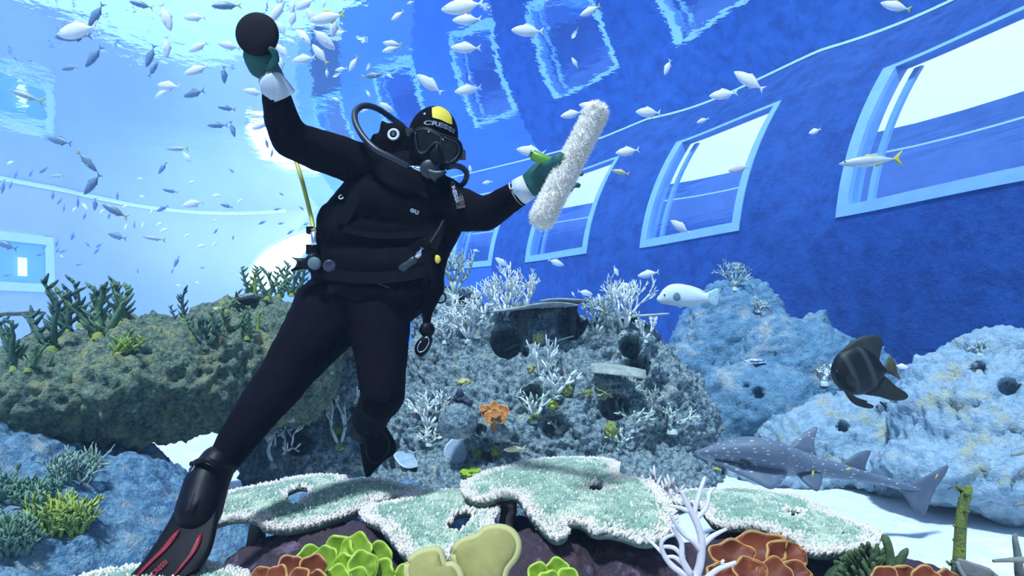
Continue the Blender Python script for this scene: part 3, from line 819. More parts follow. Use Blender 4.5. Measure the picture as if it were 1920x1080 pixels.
def table_coral(label, d, outline, holes=(), stems=(), dome=0.03, rimw=0.038, npol=9000, tilt=(0, 0), phgt=0.0165, wave=0.012, seed=1):
    def gp(px, py):
        Y = d * F / (py - HY)
        return ((px - HX) / F * Y, Y)
    O = [(p.x, p.y) for p in spline([(*gp(*q), 0) for q in outline] + [(*gp(*outline[0]), 0)], 4)[:-1]]
    Hs = [[gp(*q) for q in h] for h in holes]
    xs = [p[0] for p in O]; ys = [p[1] for p in O]
    cx, cy_ = (min(xs) + max(xs)) / 2, (min(ys) + max(ys)) / 2
    rad = max(max(xs) - min(xs), max(ys) - min(ys)) / 2
    def zz(x, y):
        q = ((x - cx) ** 2 + (y - cy_) ** 2) / rad ** 2
        return CZ - d + dome * (0.35 - q) + tilt[0] * (x - cx) + tilt[1] * (y - cy_) + wave * mnoise.noise(Vector((x * 5, y * 5, seed)))
    org = Vector((cx, cy_, CZ - d - .06))
    root = empty('table_coral', org); tag(root, label, 'coral', 'flat table corals in front of the reef')
    step = 0.0125
    nx = int((max(xs) - min(xs)) / step) + 2; ny = int((max(ys) - min(ys)) / step) + 2
    key = {}; V = []; Fc = []
    def vid(i, j):
        if (i, j) not in key:
            x, y = min(xs) + i * step, min(ys) + j * step
            key[(i, j)] = len(V); V.append([x, y, zz(x, y)])
        return key[(i, j)]
    ins = {}
    for j in range(ny):
        for i in range(nx):
            x, y = min(xs) + (i + .5) * step, min(ys) + (j + .5) * step
            if inside(O, x, y) and not any(inside(h, x, y) for h in Hs): ins[(i, j)] = True
    for (i, j) in ins: Fc.append((vid(i, j), vid(i + 1, j), vid(i + 1, j + 1), vid(i, j + 1)))
    # smooth the stepped border
    from collections import defaultdict
    ec = defaultdict(int)
    for f in Fc:
        for k in range(4): ec[tuple(sorted((f[k], f[(k + 1) % 4])))] += 1
    nb = defaultdict(list)
    for (a, b), c in ec.items():
        if c == 1: nb[a].append(b); nb[b].append(a)
    Va = np.array(V)
    for it in range(4):
        W_ = Va.copy()
        for a, l in nb.items():
            if len(l) == 2: W_[a] = Va[a] * .4 + (Va[l[0]] + Va[l[1]]) * .3
        Va = W_
    n0 = len(Va); th = 0.020
    Vb = Va.copy(); Vb[:, 2] -= th
    allV = np.vstack([Va, Vb]) - np.array(org)
    allF = list(Fc) + [tuple(n0 + i for i in reversed(f)) for f in Fc]
    for f in Fc:
        for k in range(4):
            a, b = f[k], f[(k + 1) % 4]
            if ec[tuple(sorted((a, b)))] == 1: allF.append((b, a, n0 + a, n0 + b))
    mesh_obj('plate', allV, allF, m_tplate, root)
    rg = random.Random(seed)
    SP, SR = Soup(), Soup()
    rings = [O] + Hs
    cells = list(ins)
    for k in range(npol):
        i, j = cells[rg.randrange(len(cells))]
        x, y = min(xs) + (i + rg.random()) * step, min(ys) + (j + rg.random()) * step
        e = min(edge_dist(q, x, y) for q in rings[:1])
        eh = min([edge_dist(q, x, y) for q in Hs], default=9)
        rim = min(e, eh * 4.0) < rimw * rg.uniform(.25, 1.5) or rg.random() < .03
        h = phgt * rg.uniform(.6, 1.3) * (1.25 if rim else 1.0); r = phgt * (.34 if not rim else .36) * rg.uniform(.8, 1.2)
        out = Vector((x - cx, y - cy_, 0)) / rad
        dd = (Vector((rg.uniform(-.35, .35), rg.uniform(-.35, .35), 1)) + out * (0.9 if min(e, eh) < .03 else .15)).normalized()
        b = Vector((x, y, zz(x, y) - .002)) - org
        u, v = frame(dd); a0 = rg.random() * 6
        T = SR if rim else SP
        o = len(T.v)
        for s_, rr in ((0, r), (h * .8, r * .75)):
            for q in range(4):
                a = a0 + q * math.pi / 2
                T.v.append(tuple(b + dd * s_ + (u * math.cos(a) + v * math.sin(a)) * rr))
        T.v.append(tuple(b + dd * h))
        for q in range(4):
            T.f.append((o + q, o + (q + 1) % 4, o + 4 + (q + 1) % 4, o + 4 + q)); T.f.append((o + 4 + q, o + 4 + (q + 1) % 4, o + 8))
    q = SP.obj('polyps', m_tpol, root); tag(q, kind='stuff')
    q = SR.obj('rim_polyps', m_trim, root); tag(q, 'whitish pink fuzzy rim', kind='stuff')
    for (px, py, r, up) in stems:
        x, y = gp(px, py); z = zz(x, y) - .015
        h = drop(Vector((x, y, 0))); zb = (h[0].z if h and h[0].z < z else 0.0) - .03
        P = [Vector((x, y, z)) - org, Vector((x + .01, y, z - .05)) - org, Vector((x, y + .01, (z + zb) / 2)) - org, Vector((x, y, zb)) - org]
        V2, F2 = tube(spline(P, 3), [r * 2.0, r * 1.5, r * 1.15, r, r, r, r, r * 1.1, r * 1.2, r * 1.4], 10)
        mesh_obj('stem', V2, F2, m_tstem, root)
    return root
T_CENTER = [(868, 905), (930, 882), (985, 866), (1060, 856), (1130, 853), (1158, 866), (1160, 895), (1215, 905), (1250, 935), (1264, 965), (1252, 985), (1225, 1001), (1190, 1000), (1150, 990), (1110, 990), (1092, 977), (1068, 975), (1062, 995), (1040, 999), (1010, 980), (985, 958), (970, 935), (945, 930), (905, 938), (872, 930)]
table_coral('largest pale green table coral with a ragged front edge, centre of the picture', 0.65, T_CENTER, [[(1092, 916), (1112, 909), (1132, 912), (1138, 922), (1120, 926), (1102, 922)]], [(1060, 930, .045, 0), (940, 925, .012, 0), (955, 927, .018, 0), (1180, 960, .03, 0)], npol=15000, seed=3)
T_LEFT = [(395, 945), (420, 920), (500, 905), (560, 893), (640, 890), (650, 905), (700, 898), (785, 907), (760, 922), (720, 935), (680, 952), (620, 972), (560, 984), (500, 985), (478, 970), (430, 968), (395, 972)]
table_coral('pale green table coral left, with a long tapering point', 0.72, T_LEFT, [[(535, 933), (560, 918), (582, 920), (578, 940), (560, 953), (542, 950)]], [(600, 950, .05, 0), (480, 950, .03, 0)], npol=11000, seed=4)
T_MID = [(680, 960), (700, 945), (745, 945), (762, 935), (800, 920), (860, 915), (912, 918), (930, 945), (925, 975), (915, 1005), (890, 1022), (840, 1033), (790, 1036), (760, 1030), (735, 1010), (712, 990), (688, 978)]
table_coral('table coral with a blue hole beside the cream ear sponge', 0.70, T_MID, [[(838, 996), (850, 970), (875, 962), (892, 968), (880, 985), (860, 1000)]], [(800, 985, .045, 0)], npol=9000, seed=5)
T_RIGHT = [(1262, 920), (1310, 912), (1370, 912), (1450, 925), (1520, 940), (1560, 965), (1630, 985), (1650, 1000), (1620, 1018), (1570, 1028), (1520, 1026), (1490, 1010), (1450, 1000), (1410, 988), (1360, 985), (1330, 975), (1310, 950), (1270, 940)]
table_coral('low table coral on the right in front of the spotted guitarfish', 0.78, T_RIGHT, [[(1470, 968), (1488, 961), (1508, 966), (1500, 978), (1478, 978)]], [(1400, 965, .05, 0), (1540, 995, .04, 0)], npol=11000, seed=6)
table_coral('table coral cut off by the lower picture edge under the diver fin', 0.78, [(120, 1085), (170, 1072), (240, 1066), (330, 1060), (400, 1056), (450, 1068), (480, 1085), (460, 1120), (380, 1160), (250, 1165), (150, 1130)], [], [(320, 1090, .05, 0)], npol=6000, seed=7)

# ---- thin plates up on the reef
m_plate = mat('grey_plate_coral', (0.46, 0.52, 0.50), (0.22, 0.28, 0.30), scale=14, rough=0.9, bump=0.6, bscale=50, bdist=0.01)
m_shelfc = mat('cream_shelf_coral', (0.52, 0.56, 0.46), (0.30, 0.36, 0.32), scale=18, rough=.9, bump=1.0, bscale=45, bdist=.02)
def thin_plate(label, pts, Y, depth, thick, stalks=(), m=m_plate, slope=0.0, name='plate_coral'):
    """plate seen edge-on: polyline of its front edge, reaching depth metres back"""
    fr = spline([at(a, b, Y) for a, b in pts], 5); n = len(fr)
    rg = random.Random(len(label))
    out = list(fr)
    back = []
    for k, p in enumerate(reversed(fr)):
        f = k / (n - 1)
        back.append(p + Vector((0, depth * (math.sin(math.pi * f) ** .5) * rg.uniform(.85, 1.1) + .02, slope * depth)))
    O = [p - Vector((0, depth * .25 * math.sin(math.pi * k / (n - 1)) * rg.uniform(.8, 1.2), 0)) for k, p in enumerate(out)] + back
    root = empty(name, fr[n // 2]); tag(root, label, 'coral', 'thin plate corals on the reef'); org = root.location
    V, Fc = puff([p - org for p in O], (0, 0, 1), thick, 5, .45)
    mesh_obj('plate', V, Fc, m, root)
    for (px, r0) in stalks:
        f = min(fr, key=lambda p: abs(p.x / p.y * F + HX - px))
        b = drop(f + Vector((0, depth * .3, -.02)))
        z1 = f.z - thick * .3
        zb = b[0].z - .05 if b and b[0].z < z1 else z1 - .2
        c = f + Vector((0, depth * .3, 0)) - org; z1 -= org.z; zb -= org.z
        P = [Vector((c.x, c.y, z1)), Vector((c.x, c.y, z1 - .03)), Vector((c.x, c.y, (z1 + zb) / 2)), Vector((c.x, c.y, zb))]
        V, Fc = tube(P, [r0 * 2.6, r0 * 1.4, r0, r0 * 1.6], 12)
        mesh_obj('stalk', V, Fc, m_tstem, root)
    return root
thin_plate('long thin grey table plate on dark stalks, left half of the reef top', [(918, 585), (960, 580), (1010, 570), (1050, 568), (1085, 572)], 5.35, .40, .03, ((975, .03),))
thin_plate('thin grey table plate on a dark stalk, right half of the reef top', [(1012, 564), (1040, 561), (1085, 563), (1132, 567)], 5.6, .40, .03, ((1072, .036),))
thin_plate('narrow pale plate coral sticking out to the side of the reef knob', [(1160, 598), (1200, 592), (1255, 588)], 5.6, .22, .025, ((1185, .03),), m_cpale)
thin_plate('whitish shelf coral jutting from the reef face above the pale staghorn', [(1108, 698), (1140, 700), (1175, 704), (1212, 710)], 5.0, .25, .03, (), m_shelfc, slope=.25)
thin_plate('grey plate coral cut by the picture edge over the far left coral', [(-60, 590), (0, 588), (55, 584)], 4.2, .3, .03, ((-50, .04),))
thin_plate('bluish plate coral on the shelf crest under the lone spike', [(428, 556), (450, 559), (475, 553)], 4.9, .25, .05, ((455, .03),))

# ---- cup and lettuce corals made of ruffled lobes
def lobe(parent, name, c, r, n, m, mrim=None, cup=.25, ruffle=.06, seed=0, squash=1.0, thick=.012, up=None, waves=5, rimr=.018):
    n = Vector(n).normalized(); up = Vector(up or (0, 0, 1)); up = (up - n * up.dot(n)).normalized(); u = up.cross(n)
    K, G = 40, 7
    rg = random.Random(seed); ph = [rg.uniform(0, 6.28) for _ in range(4)]
    def sp(s, a):
        rr = r * (1 + .07 * math.sin(waves * a + ph[0]) + .05 * math.sin((waves - 2) * a + ph[1]))
        x = math.cos(a) * rr * s; y = math.sin(a) * rr * s * squash
        z = r * cup * s ** 2 + r * ruffle * s ** 3 * math.sin(waves * a + ph[2]) + r * ruffle * .6 * s ** 2 * math.sin(3 * a + ph[3])
        return c + u * x + up * y + n * z
    V, Fc = [], []
    for side in (0, 1):
        b = len(V)
        for i in range(G + 1):
            for k in range(K):
                V.append(sp(max(i / G, .02), 2 * math.pi * k / K) - n * (side * thick))
        for i in range(G):
            for k in range(K):
                q = (b + i * K + k, b + i * K + (k + 1) % K, b + (i + 1) * K + (k + 1) % K, b + (i + 1) * K + k)
                Fc.append(q if side == 0 else q[::-1])
    o2 = (G + 1) * K
    for k in range(K):
        a, b = G * K + k, G * K + (k + 1) % K
        Fc.append((a, b, o2 + b, o2 + a))
    ob = mesh_obj(name, V, Fc, m, parent)
    if mrim:
        P = [sp(1.0, 2 * math.pi * k / K) - n * thick * .5 for k in range(K + 1)]
        V, Fc = tube(P, rimr * r + thick * .35, 6)
        mesh_obj('rim', V, Fc, mrim, ob)
    return ob
m_let = mat('lime_green_coral', (0.21, 0.33, 0.012), (0.10, 0.19, 0.010), scale=10, rough=0.5, bump=0.3, bscale=40, bdist=0.006)
m_letr = mat('light_lime_rim', (0.42, 0.56, 0.07), rough=0.5)
m_rust = mat('rusty_orange_coral', (0.20, 0.040, 0.008), (0.09, 0.016, 0.006), scale=10, rough=0.55, bump=0.3, bscale=40, bdist=0.006)
m_rustr = mat('golden_rim', (0.52, 0.27, 0.08), rough=0.5)
m_ear = mat('cream_sponge', (0.38, 0.33, 0.10), (0.25, 0.23, 0.08), scale=9, rough=0.7, bump=0.4, bscale=80, bdist=0.004, col3=(0.30, 0.32, 0.18), scale3=5, thr3=(.58, .7))
m_earr = mat('cream_sponge_rim', (0.48, 0.44, 0.18), rough=0.6)
def lobed(name, label, Y, lobes, m, mr, short=False, cat='coral', tiltz=.55, cup=.28, group=None):
    x0 = sum(q[0] for q in lobes) / len(lobes); y1 = max(q[1] + q[2] for q in lobes)
    org = at(x0, y1, Y + .05)
    root = empty(name, org); tag(root, label, cat, group)
    for i, q in enumerate(lobes):
        px, py, rp = q[:3]; dy = q[3] if len(q) > 3 else 0; sq = q[4] if len(q) > 4 else 1.0
        c = at(px, py, Y + dy) - org
        ang = RNG.uniform(-.35, .35)
        lobe(root, 'lobe', c, pxl(rp, Y + dy), (ang, -1, tiltz + RNG.uniform(-.15, .2)), m, mr, cup, .10, i + len(label), sq)
    b = drop(at(x0, y1, Y + .08)); zb = b[0].z if b else 0
    if short: zb = org.z - .005
    top = at(x0, y1 - (y1 - min(q[1] for q in lobes)) * .4, Y + .08)
    w = pxl((max(q[0] for q in lobes) - min(q[0] for q in lobes)) / 2 + 10, Y)
    w *= .28 if short else 1
    V, Fc = revolve([(min(zb, top.z - .05) - org.z - .04, w * .55), ((min(zb, top.z) + top.z) / 2 - org.z, w * .7), (top.z - org.z, w * .5), (top.z - org.z + .01, 0)], (top.x - org.x, top.y - org.y, 0), (0, 0, 1), 16)
    mesh_obj('base', V, Fc, m, root)
    return root
lobed('lettuce_coral', 'bright lime green lettuce coral with scalloped lobes, bottom edge', 1.75, [(635, 1040, 32, .06), (668, 1034, 30, .05), (706, 1048, 28, .06), (610, 1050, 24, .04), (648, 1064, 24, 0), (680, 1062, 26, -.02), (716, 1075, 24, 0), (632, 1085, 22, -.05), (670, 1092, 24, -.05), (582, 1052, 26, .05), (760, 1080, 20, 0)], m_let, m_letr)
lobed('cup_coral', 'rusty orange cup coral beside the lime green lettuce coral', 1.62, [(545, 1068, 24, .04), (587, 1064, 22, .05), (520, 1085, 22, .0), (560, 1090, 22, -.02), (595, 1090, 18, -.02), (490, 1088, 22, .03)], m_rust, m_rustr)
lobed('lettuce_coral', 'small lime green lettuce coral right of the cream ear sponge, bottom edge', 1.7, [(1010, 1078, 20, 0), (1045, 1072, 22, .05), (1065, 1090, 22, 0), (1030, 1095, 22, -.03)], m_let, m_letr)
lobed('plate_sponge', 'rusty orange plate coral with golden rims under the low table coral', 1.85, [(1372, 1042, 40, .05, .62), (1425, 1030, 46, .10, .65), (1470, 1046, 42, .06, .7), (1405, 1072, 30, -.03, .8), (1350, 1078, 32, .0, .6), (1452, 1080, 30, -.04), (1490, 1075, 26, 0, .8)], m_rust, m_rustr, tiltz=.8)
lobed('plate_sponge', 'orange coral rim at the bottom edge under the green finger coral', 1.7, [(1660, 1082, 22, 0, .8), (1697, 1082, 24, .02, .8), (1735, 1084, 24, 0, .8), (1775, 1088, 22, .02, .8)], m_rust, m_rustr)
lobed('lettuce_coral', 'small orange lettuce coral on the ledge rock of the reef', 4.55, [(912, 772, 11, .02), (927, 766, 12, .05), (943, 772, 12, .02), (920, 782, 11, -.03), (937, 783, 11, -.03), (928, 775, 9, -.06), (905, 766, 6, 0), (914, 789, 7, -.04, .6), (940, 790, 7, -.04, .6)], mat('orange_coral', (0.55, 0.22, 0.04), (0.36, 0.12, 0.02), scale=14, rough=0.6), mat('pale_orange_rim', (0.75, 0.42, 0.15), rough=.6), True)

def ear(label, Y, pts, thick=.05, lean=.35, m_ear=m_ear, m_earr=m_earr):
    y1 = max(p[1] for p in pts)
    O = pxo(pts, lambda a, b: Y + (y1 - b) / F * Y * lean, 4)
    c = sum(O, Vector()) / len(O)
    root = empty('ear_sponge', Vector((c.x, c.y, min(p.z for p in O)))); tag(root, label, 'sponge', 'cream ear sponges'); org = root.location
    V, Fc = puff([p - org for p in O], (0, -1, lean), thick, 7, .3)
    ob = mesh_obj('ear', V, Fc, m_ear, root)
    V, Fc = tube([p - org for p in O + O[:1]], thick * .24, 6)
    mesh_obj('rim', V, Fc, m_earr, ob)
    b = Vector((c.x, c.y + .02, min(p.z for p in O))) - org
    V, Fc = tube([b + Vector((0, 0, .04)), b - Vector((0, 0, .06)), b - Vector((0, 0, .16))], [.05, .04, .05], 10)
    mesh_obj('stalk', V, Fc, m_ear, root)
ear('large cream ear sponge with a smooth heart shaped outline, bottom centre', 1.55, [(852, 1040), (865, 1018), (895, 1008), (912, 994), (940, 991), (960, 1000), (970, 1020), (965, 1042), (948, 1065), (935, 1095), (890, 1098), (865, 1078)])
ear('smaller folded cream ear sponge left of the heart shaped one', 1.5, [(766, 1058), (785, 1040), (806, 1034), (822, 1034), (828, 1050), (834, 1062), (850, 1062), (862, 1080), (855, 1100), (790, 1105), (768, 1085)])
ear('grey leaf sponge beside the tall finger coral, bottom edge', 1.75, [(1795, 1052), (1820, 1058), (1855, 1072), (1880, 1095), (1840, 1100), (1812, 1085)], .03, .35, mat('grey_leaf_sponge', (0.13, 0.14, 0.13), (.08, .09, .09), scale=9, rough=.7), mat('grey_leaf_rim', (0.2, .21, .19)))
# dark ring sponge under the central table
o, Y = coral_root('ring_sponge', 'dark blue ring sponge in the shade under the table coral', 975, 992, 'sponge', Y=2.35)
m_ring = mat('dark_blue_sponge', (0.05, 0.06, 0.13), (0.09, 0.11, 0.20), scale=20, rough=.7)
V, Fc = revolve([(-.06, .05), (0, .062), (.02, .058), (.012, .045), (-.02, .03), (-.03, 0)], (0, 0, 0), (0, -1, .5), 24)
mesh_obj('cup', V, Fc, m_ring, o)
V, Fc = tube([(0, .03, 0), (0, .06, -.1), (0, .05, -.32)], [.045, .03, .04], 10); mesh_obj('stalk', V, Fc, m_ring, o)

# big pale antler coral in front
root = empty('antler_coral', at(1285, 1085, 1.6)); tag(root, 'large pinkish white antler coral in the foreground, right of centre', 'coral'); org = root.location
S = Soup()
def stroke(pts, r0, r1, Y=1.6, dY=0.0):
    n = len(pts)
    P = spline([at(a, b, Y + dY * i / (n - 1)) - org for i, (a, b) in enumerate(pts)], 5)
    S.add(*tube(P, [pxl(r0 + (r1 - r0) * i / (len(P) - 1), Y) for i in range(len(P))], 8))
stroke([(1300, 1092), (1312, 1060), (1316, 1020), (1310, 990), (1296, 960), (1284, 935), (1278, 920)], 9, 4)
stroke([(1312, 1030), (1330, 1010), (1345, 1000), (1362, 992)], 6, 3, 1.6, .05)
stroke([(1310, 990), (1302, 965), (1310, 930), (1318, 905), (1322, 895)], 6, 3, 1.6, .05)
stroke([(1305, 975), (1325, 950), (1330, 925), (1340, 915)], 5, 3, 1.6, .04)
stroke([(1316, 1035), (1300, 1015), (1280, 1000), (1262, 975), (1258, 962)], 6, 3)
stroke([(1300, 1085), (1280, 1050), (1278, 1020), (1268, 1000), (1262, 985)], 7, 3, 1.58, -.02)
stroke([(1295, 1085), (1262, 1062), (1245, 1040), (1240, 1018), (1252, 1006), (1270, 1002)], 6, 3, 1.58)
stroke([(1282, 1045), (1265, 1028), (1245, 1025), (1236, 1030)], 5, 3, 1.58)
stroke([(1285, 1060), (1265, 1045), (1250, 1044)], 5, 3, 1.58)
stroke([(1296, 960), (1275, 952), (1256, 948)], 5, 2.5)
stroke([(1318, 1090), (1345, 1068), (1370, 1058), (1380, 1054)], 6, 3.5, 1.55)
stroke([(1358, 1064), (1354, 1054), (1358, 1050)], 4, 2.5, 1.55)
stroke([(1245, 1040), (1225, 1020), (1210, 1008)], 4, 2, 1.6, .06)
S.obj('branches', m_cpink, root)
V, Fc = revolve([(-.25, .06), (-.05, .05), (.0, .04), (.02, 0)], (0.02, 0, 0), (0, 0, 1), 12); mesh_obj('holdfast', V, Fc, m_cpink, root)
o, Y = coral_root('staghorn_coral', 'little pink tipped coral fingers behind the central table coral', 1232, 912, Y=2.75)
S = Soup()
for (dx, h) in ((-.03, .09), (-.01, .11), (.03, .07), (.06, .08), (.08, .06)):
    fork(S, (dx, 0, -.08), (dx * 3, 0, 1), h, .012, 1, .5, .1, .1, 6)
S.obj('branches', m_cpink, o)
V, Fc = tube([(0, 0, -.05), (0, .02, -.3), (0, .02, -.75)], [.05, .06, .08], 10); mesh_obj('stalk', V, Fc, m_tstem, o)

# finger corals
m_fing = mat('green_finger_coral', (0.10, 0.16, 0.05), (0.05, 0.085, 0.04), scale=25, rough=0.75, bump=0.8, bscale=120, bdist=0.006)
m_fingb = mat('yellow_green_finger_coral', (0.26, 0.32, 0.05), (0.07, 0.11, 0.04), scale=14, rough=0.75, bump=0.9, bscale=110, bdist=0.008)
root = empty('finger_coral', at(1640, 1085, 1.9)); tag(root, 'bushy dark green finger coral, lower right', 'coral')
rg = random.Random(5)
for k in range(150):
    px = rg.uniform(1565, 1700); env = 1008 + abs(px - 1630) * .62
    py = rg.uniform(env, 1085); Y = 1.9 + rg.uniform(-.10, .10) - (py - 1040) / F * 1.2
    c = at(px, py, Y) - root.location
    d = Vector(((px - 1635) / 60 + rg.uniform(-.35, .35), rg.uniform(-.8, .1), 1)).normalized()
    L = pxl(rg.uniform(30, 46), Y); r = pxl(rg.uniform(3.6, 4.8), Y)
    V, Fc = tube([c - d * L, c - d * L * .5, c - d * L * .15, c - d * .2 * r, c], [r * 1.1, r, r * .95, r * .75, r * .3], 7)
    mesh_obj('finger', V, Fc, m_fing, root)
for pts, r in (([(1672, 1082), (1670, 1050), (1664, 1020), (1656, 1002)], 8), ([(1678, 1085), (1688, 1050), (1702, 1028)], 7)):
    P = spline([at(a, b, 1.78) - root.location for a, b in pts], 4)
    V, Fc = tube(P, [pxl(r * (1 if i < len(P) - 2 else .75 if i < len(P) - 1 else .3), 1.78) for i in range(len(P))], 8); mesh_obj('finger', V, Fc, m_fing, root)
V, Fc = revolve([(-.25, .12), (-.02, .13), (.05, .06), (.06, 0)], (0, .02, 0), (0, 0, 1), 14); mesh_obj('base', V, Fc, m_fing, root)
root = empty('finger_coral', at(1798, 1095, 1.85)); tag(root, 'tall slim yellow green finger coral standing on the sand, lower right', 'coral'); org = root.location
P = spline([at(a, b, 1.85) - org for a, b in [(1792, 1100), (1798, 1050), (1800, 1010), (1804, 960), (1812, 925), (1818, 910)]], 5)
V, Fc = tube(P, [pxl(r, 1.85) for r in np.interp(np.linspace(0, 1, len(P)), [0, .3, .7, .9, .97, 1], [11, 10, 9, 7.5, 6, 2.5])], 10)
mesh_obj('stalk', V, Fc, m_fingb, root)
for k in range(52):
    f = rg.uniform(.05, .86); p = P[int(f * (len(P) - 1))]; a = rg.uniform(0, 6.28)
    d = Vector((math.cos(a), math.sin(a), rg.uniform(.2, 1.6))).normalized()
    s = p + d * pxl(5, 1.85); e = s + d * pxl(rg.uniform(4, 9) if rg.random() < .86 else 18, 1.85)
    V, Fc = tube([s, s.lerp(e, .6), e], [pxl(4, 1.85), pxl(3.6, 1.85), pxl(1.8, 1.85)], 6); mesh_obj('knob', V, Fc, m_fingb, root)
m_gtwig = mat('grey_green_twig_coral', (0.24, 0.26, 0.22), (0.14, 0.16, 0.15), scale=20, rough=.8, bump=.5, bscale=90, bdist=.005)
for pts, r, Y, lab in (([(1960, 1060), (1920, 1050), (1895, 1050), (1862, 1052)], 7, 1.8, 'grey horizontal coral branch reaching in from the edge, lowest'), ([(1912, 1085), (1908, 1040), (1903, 1010), (1905, 1000)], 7, 2.1, 'grey green upright coral finger at the right edge'),
                      ([(1990, 820), (1940, 840), (1915, 850), (1896, 854)], 5, 1.9, 'dark coral tip poking in at the right edge, topmost'), ([(1985, 850), (1945, 870), (1922, 882), (1912, 892)], 5, 1.9, 'dark coral tip poking in at the right edge, middle one'), ([(1990, 930), (1950, 940), (1920, 944), (1901, 947)], 5, 1.9, 'dark coral tip poking in at the right edge, above the sand')):
    P = spline([at(a, b, Y) for a, b in pts], 5)
    V, Fc = tube(P, [pxl(r * (1.15 - .75 * i / (len(P) - 1)), Y) for i in range(len(P))], 8)
    tag(mesh_obj('branch_coral', V, Fc, m_gtwig, None, True, P[0]), lab, 'coral', 'coral branches at the right edge')

# ---- small round corals, discs and sponges on the reef
m_brain = mat('green_brain_coral', (0.42, 0.48, 0.10), (0.15, 0.21, 0.06), scale=45, rough=.8, bump=1.0, bscale=70, bdist=.015, detail=2)
m_yel = mat('yellow_sponge', (0.62, 0.60, 0.20), (0.42, 0.44, 0.16), scale=30, rough=.8, bump=.8, bscale=70, bdist=.01)
m_darkc = mat('dark_navy_coral', (0.03, 0.035, 0.06), (0.06, 0.07, 0.10), scale=20, rough=.8, bump=.6, bscale=60, bdist=.01)
def knobby(name, label, px, py, rx, ry, m, cat='coral', bumps=60, amp=.16, group=None):
    o, Y = coral_root(name, label, px, py, cat, group, sink=0)
    bm = bmesh.new(); bmesh.ops.create_icosphere(bm, subdivisions=4, radius=1)
    me = bpy.data.meshes.new('body'); bm.to_mesh(me); bm.free()
    v = mesh_np(me)
    rg = random.Random(int(px * 7 + py))
    dirs = np.array([np.array(Vector((rg.gauss(0, 1), rg.gauss(0, 1), rg.gauss(0, 1))).normalized()) for _ in range(bumps)])
    dt = v @ dirs.T; mx = dt.max(axis=1)
    lim = 1 - 2.2 / bumps
    v = v * (1 - amp + amp * np.clip((mx - lim) / (1 - lim), -.6, 1))[:, None]
    v = v * np.array((pxl(rx, Y), pxl(rx, Y) * .9, pxl(ry, Y)))
    me.vertices.foreach_set('co', v.ravel()); me.polygons.foreach_set('use_smooth', [True] * len(me.polygons)); me.update()
    data_obj('body', me, m, o)
    return o
knobby('brain_coral', 'round green brain coral, left one of the pair on the reef face', 1062, 731, 13, 14, m_brain, group='green brain corals')
knobby('brain_coral', 'oval green brain coral, right one of the pair on the reef face', 1097, 737, 13, 10, m_brain, group='green brain corals')
knobby('brain_coral', 'small bright yellow green brain coral under the pair', 1037, 760, 10, 10, mat('lime_brain', (0.45, 0.52, 0.05), (0.25, 0.32, .05), scale=40, rough=.8), group='green brain corals')
knobby('brain_coral', 'upright green knobby coral right of the dark coral above the table', 930, 848, 10, 15, m_brain, group='green brain corals')
knobby('brain_coral', 'upright green knobby coral left of the dark coral above the table', 896, 856, 10, 15, m_brain, group='green brain corals')
knobby('brain_coral', 'green barrel sponge at the foot of the pale staghorn', 1146, 806, 14, 16, m_brain, group='green brain corals')
knobby('brain_coral', 'green knobby coral between the diver legs', 629, 811, 13, 12, m_brain, group='green brain corals')
knobby('brain_coral', 'small yellow green knob low between the diver legs', 640, 839, 8, 6, m_brain, group='green brain corals')
knobby('sponge', 'fluffy yellow sponge at the top of the white coral twig', 1009, 635, 13, 15, m_yel, 'sponge')
knobby('sponge', 'pale yellow rounded sponge above the dark star coral', 872, 716, 15, 8, m_yel, 'sponge')
knobby('sponge', 'dark lumpy coral between the two upright green corals', 914, 862, 11, 20, m_darkc, 'coral', 30, .25)
knobby('sponge', 'bright lime encrusting coral at the edge of the central table', 886, 886, 26, 11, mat('bright_lime_coral', (0.42, 0.56, 0.03), (0.2, .34, .03), scale=30, rough=.8), 'coral', 50, .35)
knobby('sponge', 'yellow cup coral on the crest of the left shelf', 408, 583, 13, 8, m_yel, 'sponge', 20, .2)
def bush(label, px, py, rx, ry, m, n=70, L=.09, r=.009):
    o, Y = coral_root('bush_coral', label, px, py, 'coral', 'bushy corals on the seabed mound')
    S = Soup()
    for k in range(n):
        a = RNG.uniform(0, 6.28); q = math.sqrt(RNG.random())
        h = hit(px + math.cos(a) * q * rx, py + math.sin(a) * q * ry)
        if not h: continue
        p_ = h[0] - o.location
        if p_.length > 1.2: continue
        fork(S, p_ - Vector((0, 0, .01)), (RNG.uniform(-.6, .9), RNG.uniform(-.6, .2), 1), L * RNG.uniform(.4, .8), r, 2, .6, .15, .1, 5)
    tag(S.obj('branches', m, o), kind='stuff')
bush('yellow green bushy coral on the seabed mound, lower left', 115, 990, 55, 18, mat('yellow_green_crust', (0.42, 0.50, 0.08), (0.20, .32, .12), scale=12, rough=.9), 70, .08)
bush('dull green bushy coral on the seabed mound at the left edge', 50, 935, 70, 22, mat('dull_green_crust', (0.20, 0.34, 0.20), (0.12, .24, .22), scale=12, rough=.9), 55, .07)
bush('low green bushy coral at the lower left corner', 20, 1030, 40, 16, mat('dull_green_crust', (0.2, .3, .2)), 50)
bush('pale green coral tuft on the seabed mound behind the dull green coral', 130, 900, 40, 12, mat('pale_sage_coral', (0.34, 0.46, 0.34), (0.2, .34, .32), scale=12, rough=.9), 40)
knobby('sponge', 'blue white crust on the rocky hill', 1415, 678, 26, 6, mat('blue_white_crust', (0.6, .68, .85), (0.25, .35, .6), scale=20, rough=.9), 'coral', 60, .35)
